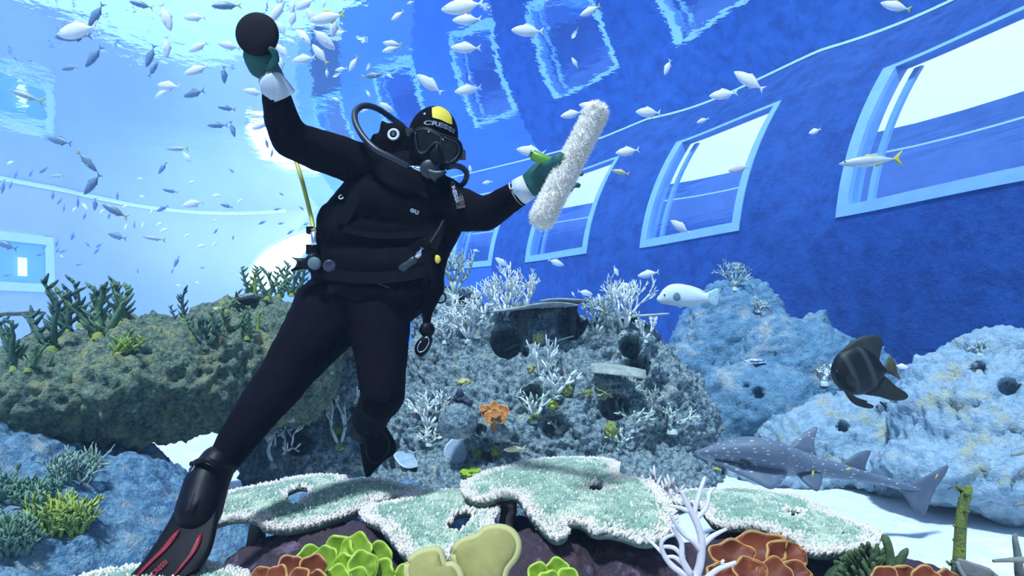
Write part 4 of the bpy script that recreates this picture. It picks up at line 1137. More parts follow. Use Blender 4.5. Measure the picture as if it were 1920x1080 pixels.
# soft feathery coral under the shelf
o, Y = coral_root('feather_coral', 'pale green feathery soft coral under the shelf overhang', 165, 880)
S = Soup()
for k in range(46):
    a = RNG.uniform(-1.2, 1.2)
    pts, _ = wig((RNG.uniform(-.06, .06), RNG.uniform(-.05, .05), 0), (math.sin(a), RNG.uniform(-.4, .2), math.cos(a)), pxl(RNG.uniform(35, 60), Y), 5, .2, -.06)
    S.add(*tube(pts, [.006, .006, .005, .004, .003, .002], 4))
S.obj('fronds', mat('pale_green_soft_coral', (0.30, 0.46, 0.38), (0.4, .5, .3), scale=20, rough=.9), o)
# anemones: tufts
def tuft(label, px, py, r, m, n=26):
    o, Y = coral_root('anemone', label, px, py, 'anemone', 'small yellow anemones on the reef')
    h = hit(px, py); nn = h[1] if h else Vector((0, -1, .5))
    S = Soup()
    for k in range(n):
        d = (nn + rv(.95)).normalized(); L = pxl(r, Y) * RNG.uniform(.8, 1.1)
        S.add(*tube([Vector(), d * L * .5, d * L], [pxl(2.0, Y), pxl(1.8, Y), pxl(1.2, Y)], 5))
    S.obj('tentacles', m, o)
    V, Fc = revolve([(-.01, pxl(r * .5, Y)), (pxl(3, Y), pxl(r * .4, Y)), (pxl(4, Y), 0)], (0, 0, 0), nn, 10); mesh_obj('disc', V, Fc, m, o)
tuft('pale yellow anemone left of the white coral twig', 998, 692, 12, m_yel)
tuft('greenish anemone below the white coral fork', 999, 783, 13, m_brain)
tuft('small yellow anemone left of the thin table stalk', 867, 610, 8, m_yel)
# discs
m_disc = mat('blue_grey_disc_coral', (0.40, 0.50, 0.58), (0.28, 0.38, 0.46), scale=20, rough=.8, bump=.6, bscale=40, bdist=.01)
m_discr = mat('pale_disc_rim', (0.62, 0.70, 0.76), rough=.7)
for px, py, r, sq, n, lab in ((855, 848, 26, .76, (.15, -1, .35), 'upright blue grey disc coral with a pale rim on the reef face'), (766, 862, 26, 1.0, (.45, -.55, 1.6), 'flat tilted blue grey disc coral beside the raised fin')):
    h = hit(px, py); p = h[0] - (h[0] - CAM).normalized() * .05
    o = empty('disc_coral', p); tag(o, lab, 'coral', 'disc corals')
    Y = p.y
    lobe(o, 'disc', Vector(), pxl(r, Y), n, m_disc, m_discr, .12, .03, 3, 1.0, .015, up=(.3, 0, 1), waves=4) if sq == 1 else lobe(o, 'disc', Vector(), pxl(r * .78, Y), n, m_disc, m_discr, .12, .03, 3, 1.35, .015, up=(.25, 0, 1), waves=4)
    V, Fc = tube([Vector((0, .01, 0)), Vector((0, .06, -.02)), Vector((0, .14, -.03))], [.04, .03, .04], 8); mesh_obj('stalk', V, Fc, m_disc, o)
# dark star shaped coral on the boulder
h = hit(860, 752); Yd = h[0].y - .03
root = empty('star_coral', at(860, 752, Yd)); tag(root, 'dark navy three armed coral resting on the round boulder', 'coral'); org = root.location
S = Soup()
for e in ((842, 762), (886, 757), (862, 730), (850, 745), (876, 748)):
    p0 = at(862, 750, Yd) - org; p1 = at(*e, Yd) - org
    S.add(*tube([p0, p0.lerp(p1, .5), p1], [pxl(10, Yd), pxl(9, Yd), pxl(4.5, Yd)], 8))
S.obj('arms', m_darkc, root)
# clam
root, Y = coral_root('giant_clam', 'small green clam with wavy lips under the white shelf coral', 1132, 735, 'clam')
for s in (-1, 1):
    lobe(root, 'shell', Vector((0, -.01, s * pxl(5, Y))), pxl(13, Y), (0, -.6, s * .8), mat('clam_shell', (0.30, .34, .16), (.12, .16, .08), scale=30, rough=.7), mat('clam_lip', (0.5, .55, .2), rough=.6), .3, .18, 4, .7, .006, up=(0, -.8, -s * .6))
# ================================================================== the diver
m_suit = mat('black_neoprene', (0.0030, 0.0020, 0.0045), (0.005, 0.0035, 0.0075), scale=8, rough=0.8, bump=0.35, bscale=18, spec=0.05, bdist=0.008)
m_vest = mat('black_nylon_vest', (0.002, 0.0014, 0.003), (0.004, 0.003, 0.0055), scale=20, rough=0.75, bump=0.4, bscale=60, spec=0.05, bdist=0.004)
m_rub = mat('black_rubber', (0.004, 0.003, 0.005), rough=0.45, spec=0.15)
m_hose = mat('dark_blue_hose', (0.015, 0.018, 0.035), rough=0.40, spec=0.5)
m_glove = mat('teal_green_glove', (0.010, 0.075, 0.065), (0.02, 0.11, 0.095), scale=16, rough=0.6, bump=0.5, bscale=50, bdist=0.004)
m_cuff = mat('white_knit_cuff', (0.60, 0.66, 0.70), (0.46, 0.52, 0.58), scale=18, rough=0.9, bump=0.5, bscale=70, bdist=0.003)
m_yhose = mat('yellow_hose', (0.52, 0.53, 0.05), (0.40, 0.42, 0.05), scale=12, rough=0.4, spec=0.5)
m_chrome = mat('chrome', (0.62, 0.68, 0.78), rough=0.22, metal=1.0)
m_greyp = mat('blue_grey_plastic', (0.020, 0.032, 0.040), (0.014, 0.022, 0.028), scale=10, rough=0.4, spec=0.5)
m_yellow = mat('yellow_hood_panel', (0.82, 0.66, 0.07), (0.70, 0.56, 0.05), scale=8, rough=0.6)
m_logo = mat('grey_print', (0.25, 0.28, 0.36), rough=0.6)
m_white = mat('white_print', (0.72, 0.76, 0.82), rough=0.5)
m_red = mat('red_fin_rib', (0.30, 0.012, 0.022), (0.22, 0.01, 0.02), scale=10, rough=0.4)
m_skin = mat('skin', (0.42, 0.24, 0.17), rough=0.55, sss=0.1)
m_lens = bpy.data.materials.new('dark_lens'); m_lens.use_nodes = True
_n = m_lens.node_tree.nodes; _l = m_lens.node_tree.links; _n.remove(_n['Principled BSDF'])
_t = _n.new('ShaderNodeBsdfTransparent'); _t.inputs['Color'].default_value = (0.20, 0.19, 0.22, 1)
_g = _n.new('ShaderNodeBsdfGlossy'); _g.inputs['Roughness'].default_value = 0.08
_m = _n.new('ShaderNodeMixShader'); _m.inputs['Fac'].default_value = 0.05
_l.new(_t.outputs[0], _m.inputs[1]); _l.new(_g.outputs[0], _m.inputs[2]); _l.new(_m.outputs[0], _n['Material Output'].inputs['Surface'])

DO = at(680, 590, 2.42)
diver = empty('person', DO)
tag(diver, 'scuba diver in black wetsuit, hood and mask, holding a white brush with one arm raised', 'person')
def dobj(name, V, Fc, m, parent=None, smooth=True):
    return mesh_obj(name, [Vector(p) - DO for p in V], Fc, m, parent or diver, smooth)
def dmesh(name, bm, m, voxel=.009, it=5, parent=None, wr=0.0, wscale=9):
    me = remesh(bm, voxel, it, name)
    v = mesh_np(me)
    if wr:
        n = mesh_normals(me)
        v = v + n * (wr * fnoise(v, wscale, 3, 3.3))[:, None]
    bv = BVHTree.FromPolygons([Vector(p) for p in v], [tuple(p.vertices) for p in me.polygons])
    v = v - np.array(DO)
    me.vertices.foreach_set('co', v.ravel()); me.update(); me.materials.append(m)
    o = data_obj(name, me, None, parent or diver)
    return o, bv
def cap(bm, a, b, ra, rb, flat=1.0, fd=(0, 1, 0)):
    """a,b = (px, py, Y), radii in picture pixels"""
    add_capsule(bm, at(*a), at(*b), pxl(ra, a[2]), pxl(rb, b[2]), 18, flat, fd if flat != 1.0 else None)

bm = bmesh.new()
cap(bm, (808, 292, 2.44), (775, 345, 2.44), 34, 44)                    # neck
cap(bm, (705, 325, 2.46), (832, 378, 2.44), 46, 46)                    # shoulder girdle
cap(bm, (762, 372, 2.46), (722, 460, 2.46), 88, 84, .72)               # chest
cap(bm, (715, 470, 2.46), (680, 560, 2.44), 86, 84, .72)               # belly
cap(bm, (648, 572, 2.43), (708, 580, 2.43), 76, 66, .80)               # pelvis
cap(bm, (698, 318, 2.44), (545, 262, 2.30), 43, 36)                    # raised upper arm
cap(bm, (545, 262, 2.30), (527, 222, 2.26), 36, 33)
cap(bm, (532, 236, 2.27), (513, 160, 2.20), 33, 24)                    # raised forearm
cap(bm, (836, 388, 2.42), (908, 402, 2.25), 46, 33)                    # outstretched upper arm
cap(bm, (908, 402, 2.25), (984, 356, 2.08), 33, 22)                    # outstretched forearm
cap(bm, (622, 585, 2.42), (540, 698, 2.26), 72, 48)                    # near thigh
cap(bm, (540, 698, 2.26), (478, 778, 2.16), 47, 42)                    # calf
cap(bm, (478, 778, 2.16), (405, 885, 2.05), 42, 27)                    # shin
cap(bm, (712, 590, 2.42), (718, 738, 2.26), 60, 41)                    # other thigh
cap(bm, (718, 738, 2.26), (714, 752, 2.28), 41, 38)                    # knee
cap(bm, (712, 750, 2.30), (692, 792, 2.72), 38, 30)                    # folded shin, pointing away
body, body_bv = dmesh('wetsuit_body', bm, m_suit, .0095, 6, None, .0045, 11)

# --- hood and head
bm = bmesh.new()
tilt = Quaternion((0, 1, 0), R(14))
add_ell(bm, at(812, 258, 2.41), (.098, .112, .120), tilt, 28)
add_ell(bm, at(806, 292, 2.40), (.078, .095, .085), tilt, 24)
cap(bm, (804, 300, 2.42), (782, 336, 2.44), 34, 46)
hood, hood_bv = dmesh('hood', bm, m_suit, .007, 4)
def on_skin(bv, px, py, off=.002):
    d = (at(px, py, 1.0) - CAM).normalized()
    p, n, i, dist = bv.ray_cast(CAM, d)
    if p is None: return None
    if n.dot(d) > 0: n = -n
    return p + n * off
def decal(name, bv, poly, m, parent=None, off=.0025, step=1.6, thick=.003):
    """thin panel lying on a surface, bounded by a picture outline"""
    xs = [p[0] for p in poly]; ys = [p[1] for p in poly]
    # polar fill so that the border is clean
    cx, cy_ = sum(xs) / len(xs), sum(ys) / len(ys)
    O = []
    m_ = len(poly)
    for i in range(m_):
        for k in range(4):
            t = k / 4; a, b = poly[i], poly[(i + 1) % m_]
            O.append((a[0] + (b[0] - a[0]) * t, a[1] + (b[1] - a[1]) * t))
    K = len(O); G = 8; V = []; Fc = []
    last = None
    for i in range(G + 1):
        for k in range(K):
            f = max(.01, i / G)
            p = on_skin(bv, cx + (O[k][0] - cx) * f, cy_ + (O[k][1] - cy_) * f, off)
            if p is None: p = last
            last = p; V.append(p)
    for i in range(G):
        for k in range(K):
            Fc.append((i * K + k, i * K + (k + 1) % K, (i + 1) * K + (k + 1) % K, (i + 1) * K + k))
    return dobj(name, V, Fc, m, parent)
decal('yellow_panel', hood_bv, [(810, 203), (818, 200.5), (826, 201), (834, 205), (841, 211), (846, 220), (847, 234), (838, 231), (826, 225), (811, 221), (810, 212)], m_yellow, hood)
def text_on(name, bv, txt, p0, p1, h, m, parent=None, off=.004, bold=.02, curve=0.0):
    """lettering laid on a surface along the picture line p0-p1, cap height h pixels"""
    cu = bpy.data.curves.new('t', 'FONT'); cu.body = txt; cu.size = 1.0; cu.offset = bold; cu.resolution_u = 3
    to = bpy.data.objects.new('t', cu); COL.objects.link(to)
    me = bpy.data.meshes.new_from_object(to.evaluated_get(bpy.context.evaluated_depsgraph_get()))
    bpy.data.objects.remove(to)
    v = mesh_np(me); x0, x1 = v[:, 0].min(), v[:, 0].max(); y0, y1 = v[:, 1].min(), v[:, 1].max()
    a = Vector(p0).to_2d() if len(p0) > 2 else Vector(p0); b = Vector(p1)
    d = b - a; nrm = Vector((d.y, -d.x)).normalized()
    if nrm.y > 0: nrm = -nrm
    V = []
    for p in v:
        f = (p[0] - x0) / (x1 - x0); q = a + d * f + nrm * ((p[1] - y0) / (y1 - y0) * h + curve * 4 * f * (1 - f))
        w = on_skin(bv, q.x, q.y, off) if bv else None
        V.append(w if w is not None else (V[-1] if V else at(q.x, q.y, 2.3)))
    Fc = [tuple(pl.vertices) for pl in me.polygons]
    bpy.data.meshes.remove(me)
    return dobj(name, V, Fc, m, parent, False)
text_on('hood_lettering', hood_bv, 'CRESSI', (794, 235), (849, 251), 8.5, m_logo, hood, .004, .03, 5)
V, Fc = revolve([(0, .004), (.004, .004), (.005, 0)], on_skin(hood_bv, 797, 215) , (-.4, -1, .5), 8); dobj('hood_tag', V, Fc, m_white, hood)

# --- face behind the glass
bm = bmesh.new()
add_ell(bm, at(818, 278, 2.34), (.058, .050, .056), tilt, 20)
add_ell(bm, at(819, 283, 2.29), (.013, .018, .022), tilt, 12)
add_ell(bm, at(812, 305, 2.31), (.025, .015, .010), tilt, 12)
face, _ = dmesh('face', bm, m_skin, .006, 2)
m_eye = mat('eye_white', (0.6, 0.6, 0.58), rough=.3); m_iris = mat('dark_iris', (0.02, 0.015, 0.01), rough=.3)
for ex, ey in ((800, 263), (838, 277)):
    V, Fc = revolve([(-.010, 0), (-.007, .007), (0, .010), (.006, .008), (.010, 0)], at(ex, ey, 2.285), (0, -1, 0), 12); e = dobj('eye', V, Fc, m_eye, face)
    V, Fc = revolve([(.008, .005), (.011, .004), (.0115, 0)], at(ex, ey, 2.285), (0, -1, 0), 10); dobj('iris', V, Fc, m_iris, e)

# --- mask
YM = lambda a, b: 2.262 + ((a - 820) / 45) ** 2 * .03
skirt = pxo([(776, 246), (788, 240), (803, 241), (815, 246), (830, 253), (846, 258), (862, 266), (868, 280), (862, 296), (850, 306), (838, 309), (824, 304), (814, 300), (800, 300), (786, 294), (778, 282), (775, 264)], lambda a, b: YM(a, b) + .025, 3)
V, Fc = puff(skirt, (.05, -1, .1), .055, 6, .55); mask = dobj('dive_mask', V, Fc, m_rub)
for L_ in ([(780, 248), (788, 242.5), (803, 244), (814, 250), (826, 257), (825, 270), (818, 267), (808, 274), (800, 284), (792, 287.5), (785, 284), (780, 264)],
           [(829, 258), (844, 262), (857, 270), (861, 284), (853, 298), (842, 305), (832, 304), (828, 292), (826, 272)]):
    O = pxo(L_, lambda a, b: YM(a, b) - .006, 3)
    V, Fc = puff(O, (.05, -1, .1), .006, 3, .8); ln = dobj('lens', V, Fc, m_lens, mask)
    V, Fc = tube(O + O[:1], .0032, 6); dobj('lens_frame', V, Fc, m_hose, mask)
O = pxo([(822, 268), (812, 280), (806, 296), (818, 308), (830, 306), (828, 290)], 2.245, 3)
V, Fc = puff(O, (0, -1, 0), .045, 6, .3); dobj('nose_pocket', V, Fc, m_rub, mask)
V, Fc = tube(spline([at(776, 252, 2.30), at(768, 248, 2.36), at(764, 245, 2.44)], 4), .012, 8); dobj('mask_strap', V, Fc, m_rub, mask)
V, Fc = tube(spline([at(866, 284, 2.31), at(868, 286, 2.36), at(862, 280, 2.44)], 4), .012, 8); dobj('mask_strap', V, Fc, m_rub, mask)
for q, s in (((769, 249, 2.33), .012), ((867, 291, 2.32), .012)):
    S = Soup(); S.box(at(*q), (s, s, s * 1.3)); dobj('strap_buckle', S.v, S.f, m_greyp, mask, False)

# --- regulator in the mouth
S = Soup()
V, Fc = revolve([(-.04, .020), (-.02, .030), (0, .036), (.012, .036), (.018, .030), (.020, .012), (.021, 0)], at(806, 318, 2.26), (.12, -1, -.1), 20)
reg = dobj('regulator', V, Fc, m_greyp)
V, Fc = tube([at(764, 312, 2.29), at(780, 316, 2.28), at(798, 320, 2.27)], [.012, .014, .016], 12); dobj('hose_coupling', V, Fc, m_chrome, reg)
V, Fc = puff(pxo([(800, 318), (818, 320), (838, 322), (820, 336), (815, 341), (806, 332)], 2.235, 3), (0, -1, 0), .03, 4, .4); dobj('purge_cover', V, Fc, m_greyp, reg)
V, Fc = tube([at(822, 302, 2.25), at(824, 309, 2.245)], .004, 6); dobj('bright_clip', V, Fc, m_chrome, reg)
def hose(name, pts, r, m=m_hose, parent=None, seg=10):
    V, Fc = tube(spline([at(*p) for p in pts], 7), r, seg); return dobj(name, V, Fc, m, parent)
hose('regulator_hose', [(757, 238, 2.60), (735, 222, 2.54), (708, 204, 2.48), (684, 198, 2.42), (667, 208, 2.38), (666, 228, 2.34), (680, 255, 2.30), (704, 280, 2.27), (735, 297, 2.27), (766, 313, 2.285)], .0125)
hose('regulator_hose', [(838, 314, 2.27), (852, 311, 2.30), (866, 314, 2.32), (875, 325, 2.34), (872, 340, 2.36), (862, 350, 2.38), (856, 356, 2.40)], .0105)

# --- air cylinder on the back, shoulder pad with ring mark
S = Soup()
ax = (at(795, 320, 2.66) - at(700, 545, 2.66)).normalized()
V, Fc = revolve([(-.02, 0), (-.02, .06), (.0, .085), (.05, .09), (.48, .09), (.53, .075), (.56, .03), (.60, .028), (.60, 0)], at(705, 545, 2.70), ax, 24); tank = dobj('air_cylinder', V, Fc, mat('dark_cylinder_paint', (.02, .02, .03), rough=.35))
pad = pxo([(717, 230), (728, 233), (745, 234), (768, 243), (778, 262), (775, 300), (760, 325), (720, 325), (694, 300), (692, 278), (697, 262), (702, 254), (712, 250)], 2.50, 3)
V, Fc = puff(pad, (0, -1, 0), .10, 6, .35); pad_o = dobj('shoulder_pad', V, Fc, m_vest)
_pbv = BVHTree.FromPolygons([Vector(p) for p in V], Fc)
c0 = on_skin(_pbv, 738, 253, .004); nrm = Vector((-.05, -1, .05))
V, Fc = revolve([(0, .014), (.003, .014), (.003, .024), (0, .025)], c0, nrm, 28); dobj('ring_mark', V, Fc, m_white, pad_o)
V, Fc = revolve([(0, .013), (.002, .013), (.0025, 0)], c0, nrm, 24); dobj('ring_centre', V, Fc, m_rub, pad_o)
V, Fc = revolve([(.0025, .003), (.004, .003), (.004, .0055), (.0025, .006)], c0, nrm, 14); dobj('ring_dot', V, Fc, m_logo, pad_o)

# --- buoyancy vest
bm = bmesh.new()
cap(bm, (700, 335, 2.44), (640, 415, 2.42), 40, 42, .8)
cap(bm, (640, 415, 2.42), (622, 500, 2.40), 44, 42, .9)
cap(bm, (622, 500, 2.40), (632, 545, 2.40), 42, 44, .9)
cap(bm, (845, 395, 2.42), (808, 470, 2.40), 38, 36, .8)
cap(bm, (800, 470, 2.38), (790, 545, 2.38), 42, 38, .9)
cap(bm, (780, 545, 2.38), (752, 575, 2.38), 40, 34, .9)
cap(bm, (640, 500, 2.38), (790, 505, 2.38), 46, 46, .9)
cap(bm, (650, 440, 2.38), (800, 440, 2.40), 46, 42, .8)
cap(bm, (700, 380, 2.36), (800, 400, 2.38), 46, 44, .6)
cap(bm, (640, 548, 2.38), (760, 552, 2.38), 42, 42, .9)
vest, vest_bv = dmesh('buoyancy_vest', bm, m_vest, .009, 4, None, .006, 10)
def strap(name, pts, w, m=m_vest, parent=vest, off=.006, bv=None):
    P = spline([on_skin(bv or vest_bv, a, b, off) or at(a, b, 2.28) for a, b in pts], 5)
    V = []; Fc = []
    n = len(P)
    for i, p in enumerate(P):
        d = (P[min(i + 1, n - 1)] - P[max(0, i - 1)]).normalized(); s = d.cross((CAM - p).normalized()).normalized() * w
        f = (CAM - p).normalized() * .004
        V += [p - s - f, p + s - f, p + s + f, p - s + f]
    for i in range(n - 1):
        for k in range(4): Fc.append((i * 4 + k, i * 4 + (k + 1) % 4, i * 4 + 4 + (k + 1) % 4, i * 4 + 4 + k))
    return dobj(name, V, Fc, m, parent, False)
strap('shoulder_strap', [(700, 330), (668, 372), (640, 420)], .022, m_rub)
strap('shoulder_strap', [(845, 385), (828, 425), (808, 465)], .022, m_rub)
strap('chest_strap', [(645, 430), (710, 442), (800, 440)], .012, m_rub)
strap('waist_strap', [(605, 512), (680, 520), (740, 518), (800, 508)], .022, m_rub)
strap('pocket_seam', [(690, 527), (710, 532), (730, 540)], .002, m_greyp)
text_on('vest_mark', vest_bv, 'C', (640, 378), (647, 373), 8, m_white, vest, .012, .04)
text_on('vest_logo', vest_bv, 'eu', (768, 397), (784, 403), 8, m_logo, vest, .010, .04)
strap('lettered_strap', [(850, 355), (862, 372), (868, 392)], .016, m_rub, None, .01, body_bv)
text_on('strap_lettering', body_bv, 'CRESSI', (846, 352), (862, 384), 6, m_logo, None, .022, .03)
# hip valve, gauges
V, Fc = puff(pxo([(546, 482), (556, 484), (575, 484), (582, 476), (596, 476), (602, 500), (598, 512), (584, 512), (578, 504), (556, 506), (546, 508), (556, 500), (558, 490)], 2.27, 2), (0, -1, 0), .05, 4, .5); hv = dobj('hip_valve', V, Fc, m_rub)
V, Fc = revolve([(0, .024), (.010, .023), (.014, .018), (.015, 0)], at(590, 494, 2.235), (0, -1, 0), 22); dobj('valve_cap', V, Fc, mat('pale_teal_cap', (.10, .16, .18), rough=.4), hv)
V, Fc = revolve([(0, .024), (.012, .022), (.015, .016), (.012, .010), (.013, 0)], at(618, 499, 2.25), (.1, -1, .1), 20); dobj('gauge', V, Fc, mat('dark_violet_gauge', (.02, .02, .04), (.07, .07, .12), scale=40, rough=.3), hv)
yh = hose('low_pressure_hose', [(548, 282, 2.50), (556, 305, 2.46), (568, 345, 2.42), (578, 385, 2.38), (585, 415, 2.34), (588, 434, 2.32)], .0085, m_yhose)
V, Fc = tube([at(588, 430, 2.32), at(588, 437, 2.32), at(589, 450, 2.315), at(590, 461, 2.31)], [.010, .012, .011, .013], 12); dobj('hose_connector', V, Fc, m_chrome, yh)
S = Soup(); S.box(at(583, 432, 2.33), (.014, .014, .013)); S.box(at(586, 468, 2.33), (.02, .016, .018)); dobj('hose_clip', S.v, S.f, m_rub, yh, False)
# inflator on the other side
inf = hose('inflator_hose', [(835, 410, 2.30), (822, 435, 2.28), (806, 460, 2.26)], .011, m_rub)
V, Fc = tube([at(792, 464, 2.235), at(786, 474, 2.235), at(781, 484, 2.235)], [.009, .012, .011], 12); dobj('chrome_sleeve', V, Fc, m_chrome, inf)
V, Fc = puff(pxo([(776, 480), (784, 488), (776, 497), (768, 502), (758, 511), (747, 504), (752, 496), (762, 490)], 2.24, 3), (0, -1, 0), .035, 4, .5); dobj('inflator_grip', V, Fc, m_greyp, inf)
V, Fc = puff(pxo([(817, 479), (824, 480), (826, 488), (821, 494), (816, 490)], 2.27, 3), (0, -1, 0), .02, 4, .5); dobj('yellow_knob', V, Fc, m_yellow, vest)
# hanging spare regulator and hoses
bm = bmesh.new()
cap(bm, (808, 470, 2.34), (812, 540, 2.32), 20, 22)
cap(bm, (812, 540, 2.32), (802, 578, 2.32), 20, 13)
cap(bm, (802, 578, 2.32), (800, 604, 2.32), 11, 8)
octo, _ = dmesh('hanging_pouch', bm, m_vest, .007, 3)
V, Fc = revolve([(-.025, .012), (-.015, .026), (0, .030), (.014, .026), (.022, .014), (.024, 0)], at(801, 618, 2.31), (.6, -1, .2), 18); dobj('spare_regulator', V, Fc, m_rub, octo)
V, Fc = puff(pxo([(792, 632), (806, 628), (810, 640), (802, 660), (790, 668), (779, 660), (780, 645)], 2.30, 3), (0, -1, 0), .05, 5, .5); g = dobj('depth_gauge', V, Fc, m_rub, octo)
V, Fc = tube(pxo([(794, 635), (802, 633), (804, 642), (796, 656), (786, 660), (783, 650)], 2.272, 3), .0022, 6); dobj('gauge_bezel', V, Fc, m_chrome, g)
V, Fc = tube([at(826 + 10 * math.cos(a), 558 + 10 * math.sin(a), 2.31) for a in [k * math.pi / 8 for k in range(17)]], .0035, 6); dobj('split_ring', V, Fc, m_rub, octo)

# --- gloves: palm, four fingers, thumb in one skin
def finger(bm, pts, r0, r1):
    for i in range(len(pts) - 1):
        f0 = i / (len(pts) - 1); f1 = (i + 1) / (len(pts) - 1)
        add_capsule(bm, pts[i], pts[i + 1], r0 + (r1 - r0) * f0, r0 + (r1 - r0) * f1, 12)
bm = bmesh.new()                                                       # raised hand, gripping the black pad from behind
add_capsule(bm, at(513, 150, 2.20), at(494, 118, 2.19), pxl(22, 2.2), pxl(25, 2.2), 16, .62, (0, 1, 0))
add_capsule(bm, at(490, 122, 2.19), at(480, 105, 2.18), pxl(26, 2.2), pxl(24, 2.2), 16, .62, (0, 1, 0))
for a, b, c in (((466, 106), (462, 86), (470, 68)), ((478, 100), (476, 78), (480, 58)), ((490, 99), (490, 76), (490, 56)), ((503, 104), (505, 84), (502, 66))):
    finger(bm, [at(*a, 2.20), at(*b, 2.235), at(*c, 2.215)], .0125, .0095)
finger(bm, [at(506, 128, 2.17), at(517, 112, 2.14), at(516, 98, 2.125), at(508, 92, 2.118)], .0140, .0105)
glove1, _ = dmesh('glove', bm, m_glove, .0055, 3, None, .0015, 30)
V, Fc = tube(spline([at(507, 148, 2.20), at(514, 160, 2.20), at(522, 176, 2.22), at(524, 180, 2.225)], 3), [pxl(r, 2.2) for r in (23, 24, 25, 26, 27.5, 29, 30, 30.5, 31, 31)], 20); dobj('cuff', V, Fc, m_cuff, glove1)
# sleeve edge over part of the cuff
bm = bmesh.new()                                                       # hand round the brush handle
add_capsule(bm, at(985, 352, 2.08), at(1012, 334, 2.05), pxl(22, 2.08), pxl(29, 2.05), 16, .62, (.3, 1, 0))
add_capsule(bm, at(1010, 336, 2.05), at(1026, 322, 2.04), pxl(29, 2.05), pxl(26, 2.04), 16, .62, (.3, 1, 0))
add_capsule(bm, at(1030, 322, 1.99), at(1046, 303, 1.945), pxl(17, 1.98), pxl(14, 1.94), 14)
hp = lambda a, b, y: at(a, b, y)
finger(bm, [hp(1034, 308, 1.955), hp(1044, 296, 1.945), hp(1052, 293, 1.94), hp(1058, 300, 1.945)], .0150, .0125)       # index over the handle
finger(bm, [hp(1034, 318, 2.05), hp(1056, 318, 2.09), hp(1076, 322, 2.10), hp(1090, 326, 2.08)], .0130, .0100)
finger(bm, [hp(1032, 332, 2.05), hp(1054, 338, 2.10), hp(1072, 344, 2.10), hp(1084, 348, 2.07)], .0130, .0100)
finger(bm, [hp(1024, 344, 2.05), hp(1044, 352, 2.10), hp(1060, 356, 2.11), hp(1070, 356, 2.09)], .0120, .0095)
finger(bm, [hp(1004, 326, 2.02), hp(1018, 312, 1.975), hp(1034, 308, 1.95), hp(1044, 312, 1.945)], .0145, .0110)       # thumb
glove2, _ = dmesh('glove', bm, m_glove, .0055, 3, None, .0015, 30)
V, Fc = tube([at(968, 364, 2.10), at(974, 360, 2.095), at(984, 354, 2.085), at(992, 349, 2.08)], [pxl(r, 2.08) for r in (25, 26, 25, 24)], 20); dobj('cuff', V, Fc, m_cuff, glove2)

# --- fins
def fin(label, pocket, blade, Yf, thick=.03):
    V, Fc = puff(pxo(blade, Yf, 4), (.2, -1, .5), thick, 8, .45); f = dobj('swim_fin', V, Fc, m_rub); f['label'] = label
    bv = BVHTree.FromPolygons([Vector(p) for p in V], Fc)
    bm = bmesh.new()
    for a, b, ra, rb in pocket: cap(bm, a, b, ra, rb)
    dmesh('foot_pocket', bm, m_rub, .008, 4, f)
    return f, bv
f1, f1bv = fin('black swim fin with dark red ribs, nearest the camera', [((408, 868, 2.06), (388, 905, 2.02), 34, 40), ((388, 905, 2.02), (372, 960, 1.96), 40, 42)],
    [(362, 880), (412, 905), (412, 950), (404, 1000), (392, 1040), (368, 1075), (330, 1115), (250, 1140), (225, 1105), (262, 1062), (292, 1020), (322, 970), (345, 920)], lambda a, b: 2.0 - (b - 900) / 240 * .22)
def fin_rib(pts, w):
    P = [on_skin(f1bv, a, b, .004) or at(a, b, 1.85) for a, b in pts]
    V, Fc = puff(pxo(pts, lambda a, b: (on_skin(f1bv, a, b, .004) or at(a, b, 1.9)).y, 3), (.2, -1, .5), .006, 3, .8); dobj('red_rib', V, Fc, m_red, f1)
fin_rib([(338, 992), (330, 1008), (312, 1030), (285, 1055), (260, 1080), (252, 1084), (272, 1060), (300, 1032), (322, 1005)], .004)
fin_rib([(378, 1000), (376, 1015), (366, 1035), (350, 1055), (330, 1078), (322, 1082), (345, 1054), (362, 1028), (370, 1008)], .004)
text_on('fin_lettering', f1bv, 'CRESSI', (290, 1082), (317, 1056), 9, m_red, f1, .006, .03)
V, Fc = tube([at(362, 868, 1.99), at(354, 882, 1.985), at(356, 888, 1.985), at(365, 874, 1.985), at(362, 868, 1.99)], .003, 6); dobj('heel_buckle', V, Fc, m_chrome, f1)
V, Fc = tube(spline([at(360, 870, 2.0), at(385, 862, 1.97), at(412, 872, 1.98), at(440, 878, 2.04)], 4), .010, 8); dobj('heel_strap', V, Fc, m_rub, f1)
V, Fc = tube([at(368, 920, 1.905), at(360, 938, 1.89), at(350, 958, 1.875)], [.0015, .004, .0015], 6); dobj('pocket_ridge', V, Fc, m_hose, f1)
f2, f2bv = fin('black swim fin of the bent leg seen from its sole', [((690, 786, 2.72), (682, 800, 2.80), 30, 32)],
    [(660, 760), (690, 762), (714, 785), (728, 806), (742, 832), (740, 850), (716, 868), (690, 895), (682, 882), (676, 845), (668, 805), (658, 780)], lambda a, b: 2.86 + (b - 800) / 100 * .03)
O = pxo([(688, 818), (705, 808), (722, 815), (730, 838), (720, 858), (700, 868), (688, 850)], 2.835, 3)
V, Fc = tube(O + O[:1], .004, 6); dobj('sole_rim', V, Fc, mat('dark_plum_rubber', (.045, .015, .025), rough=.5), f2)

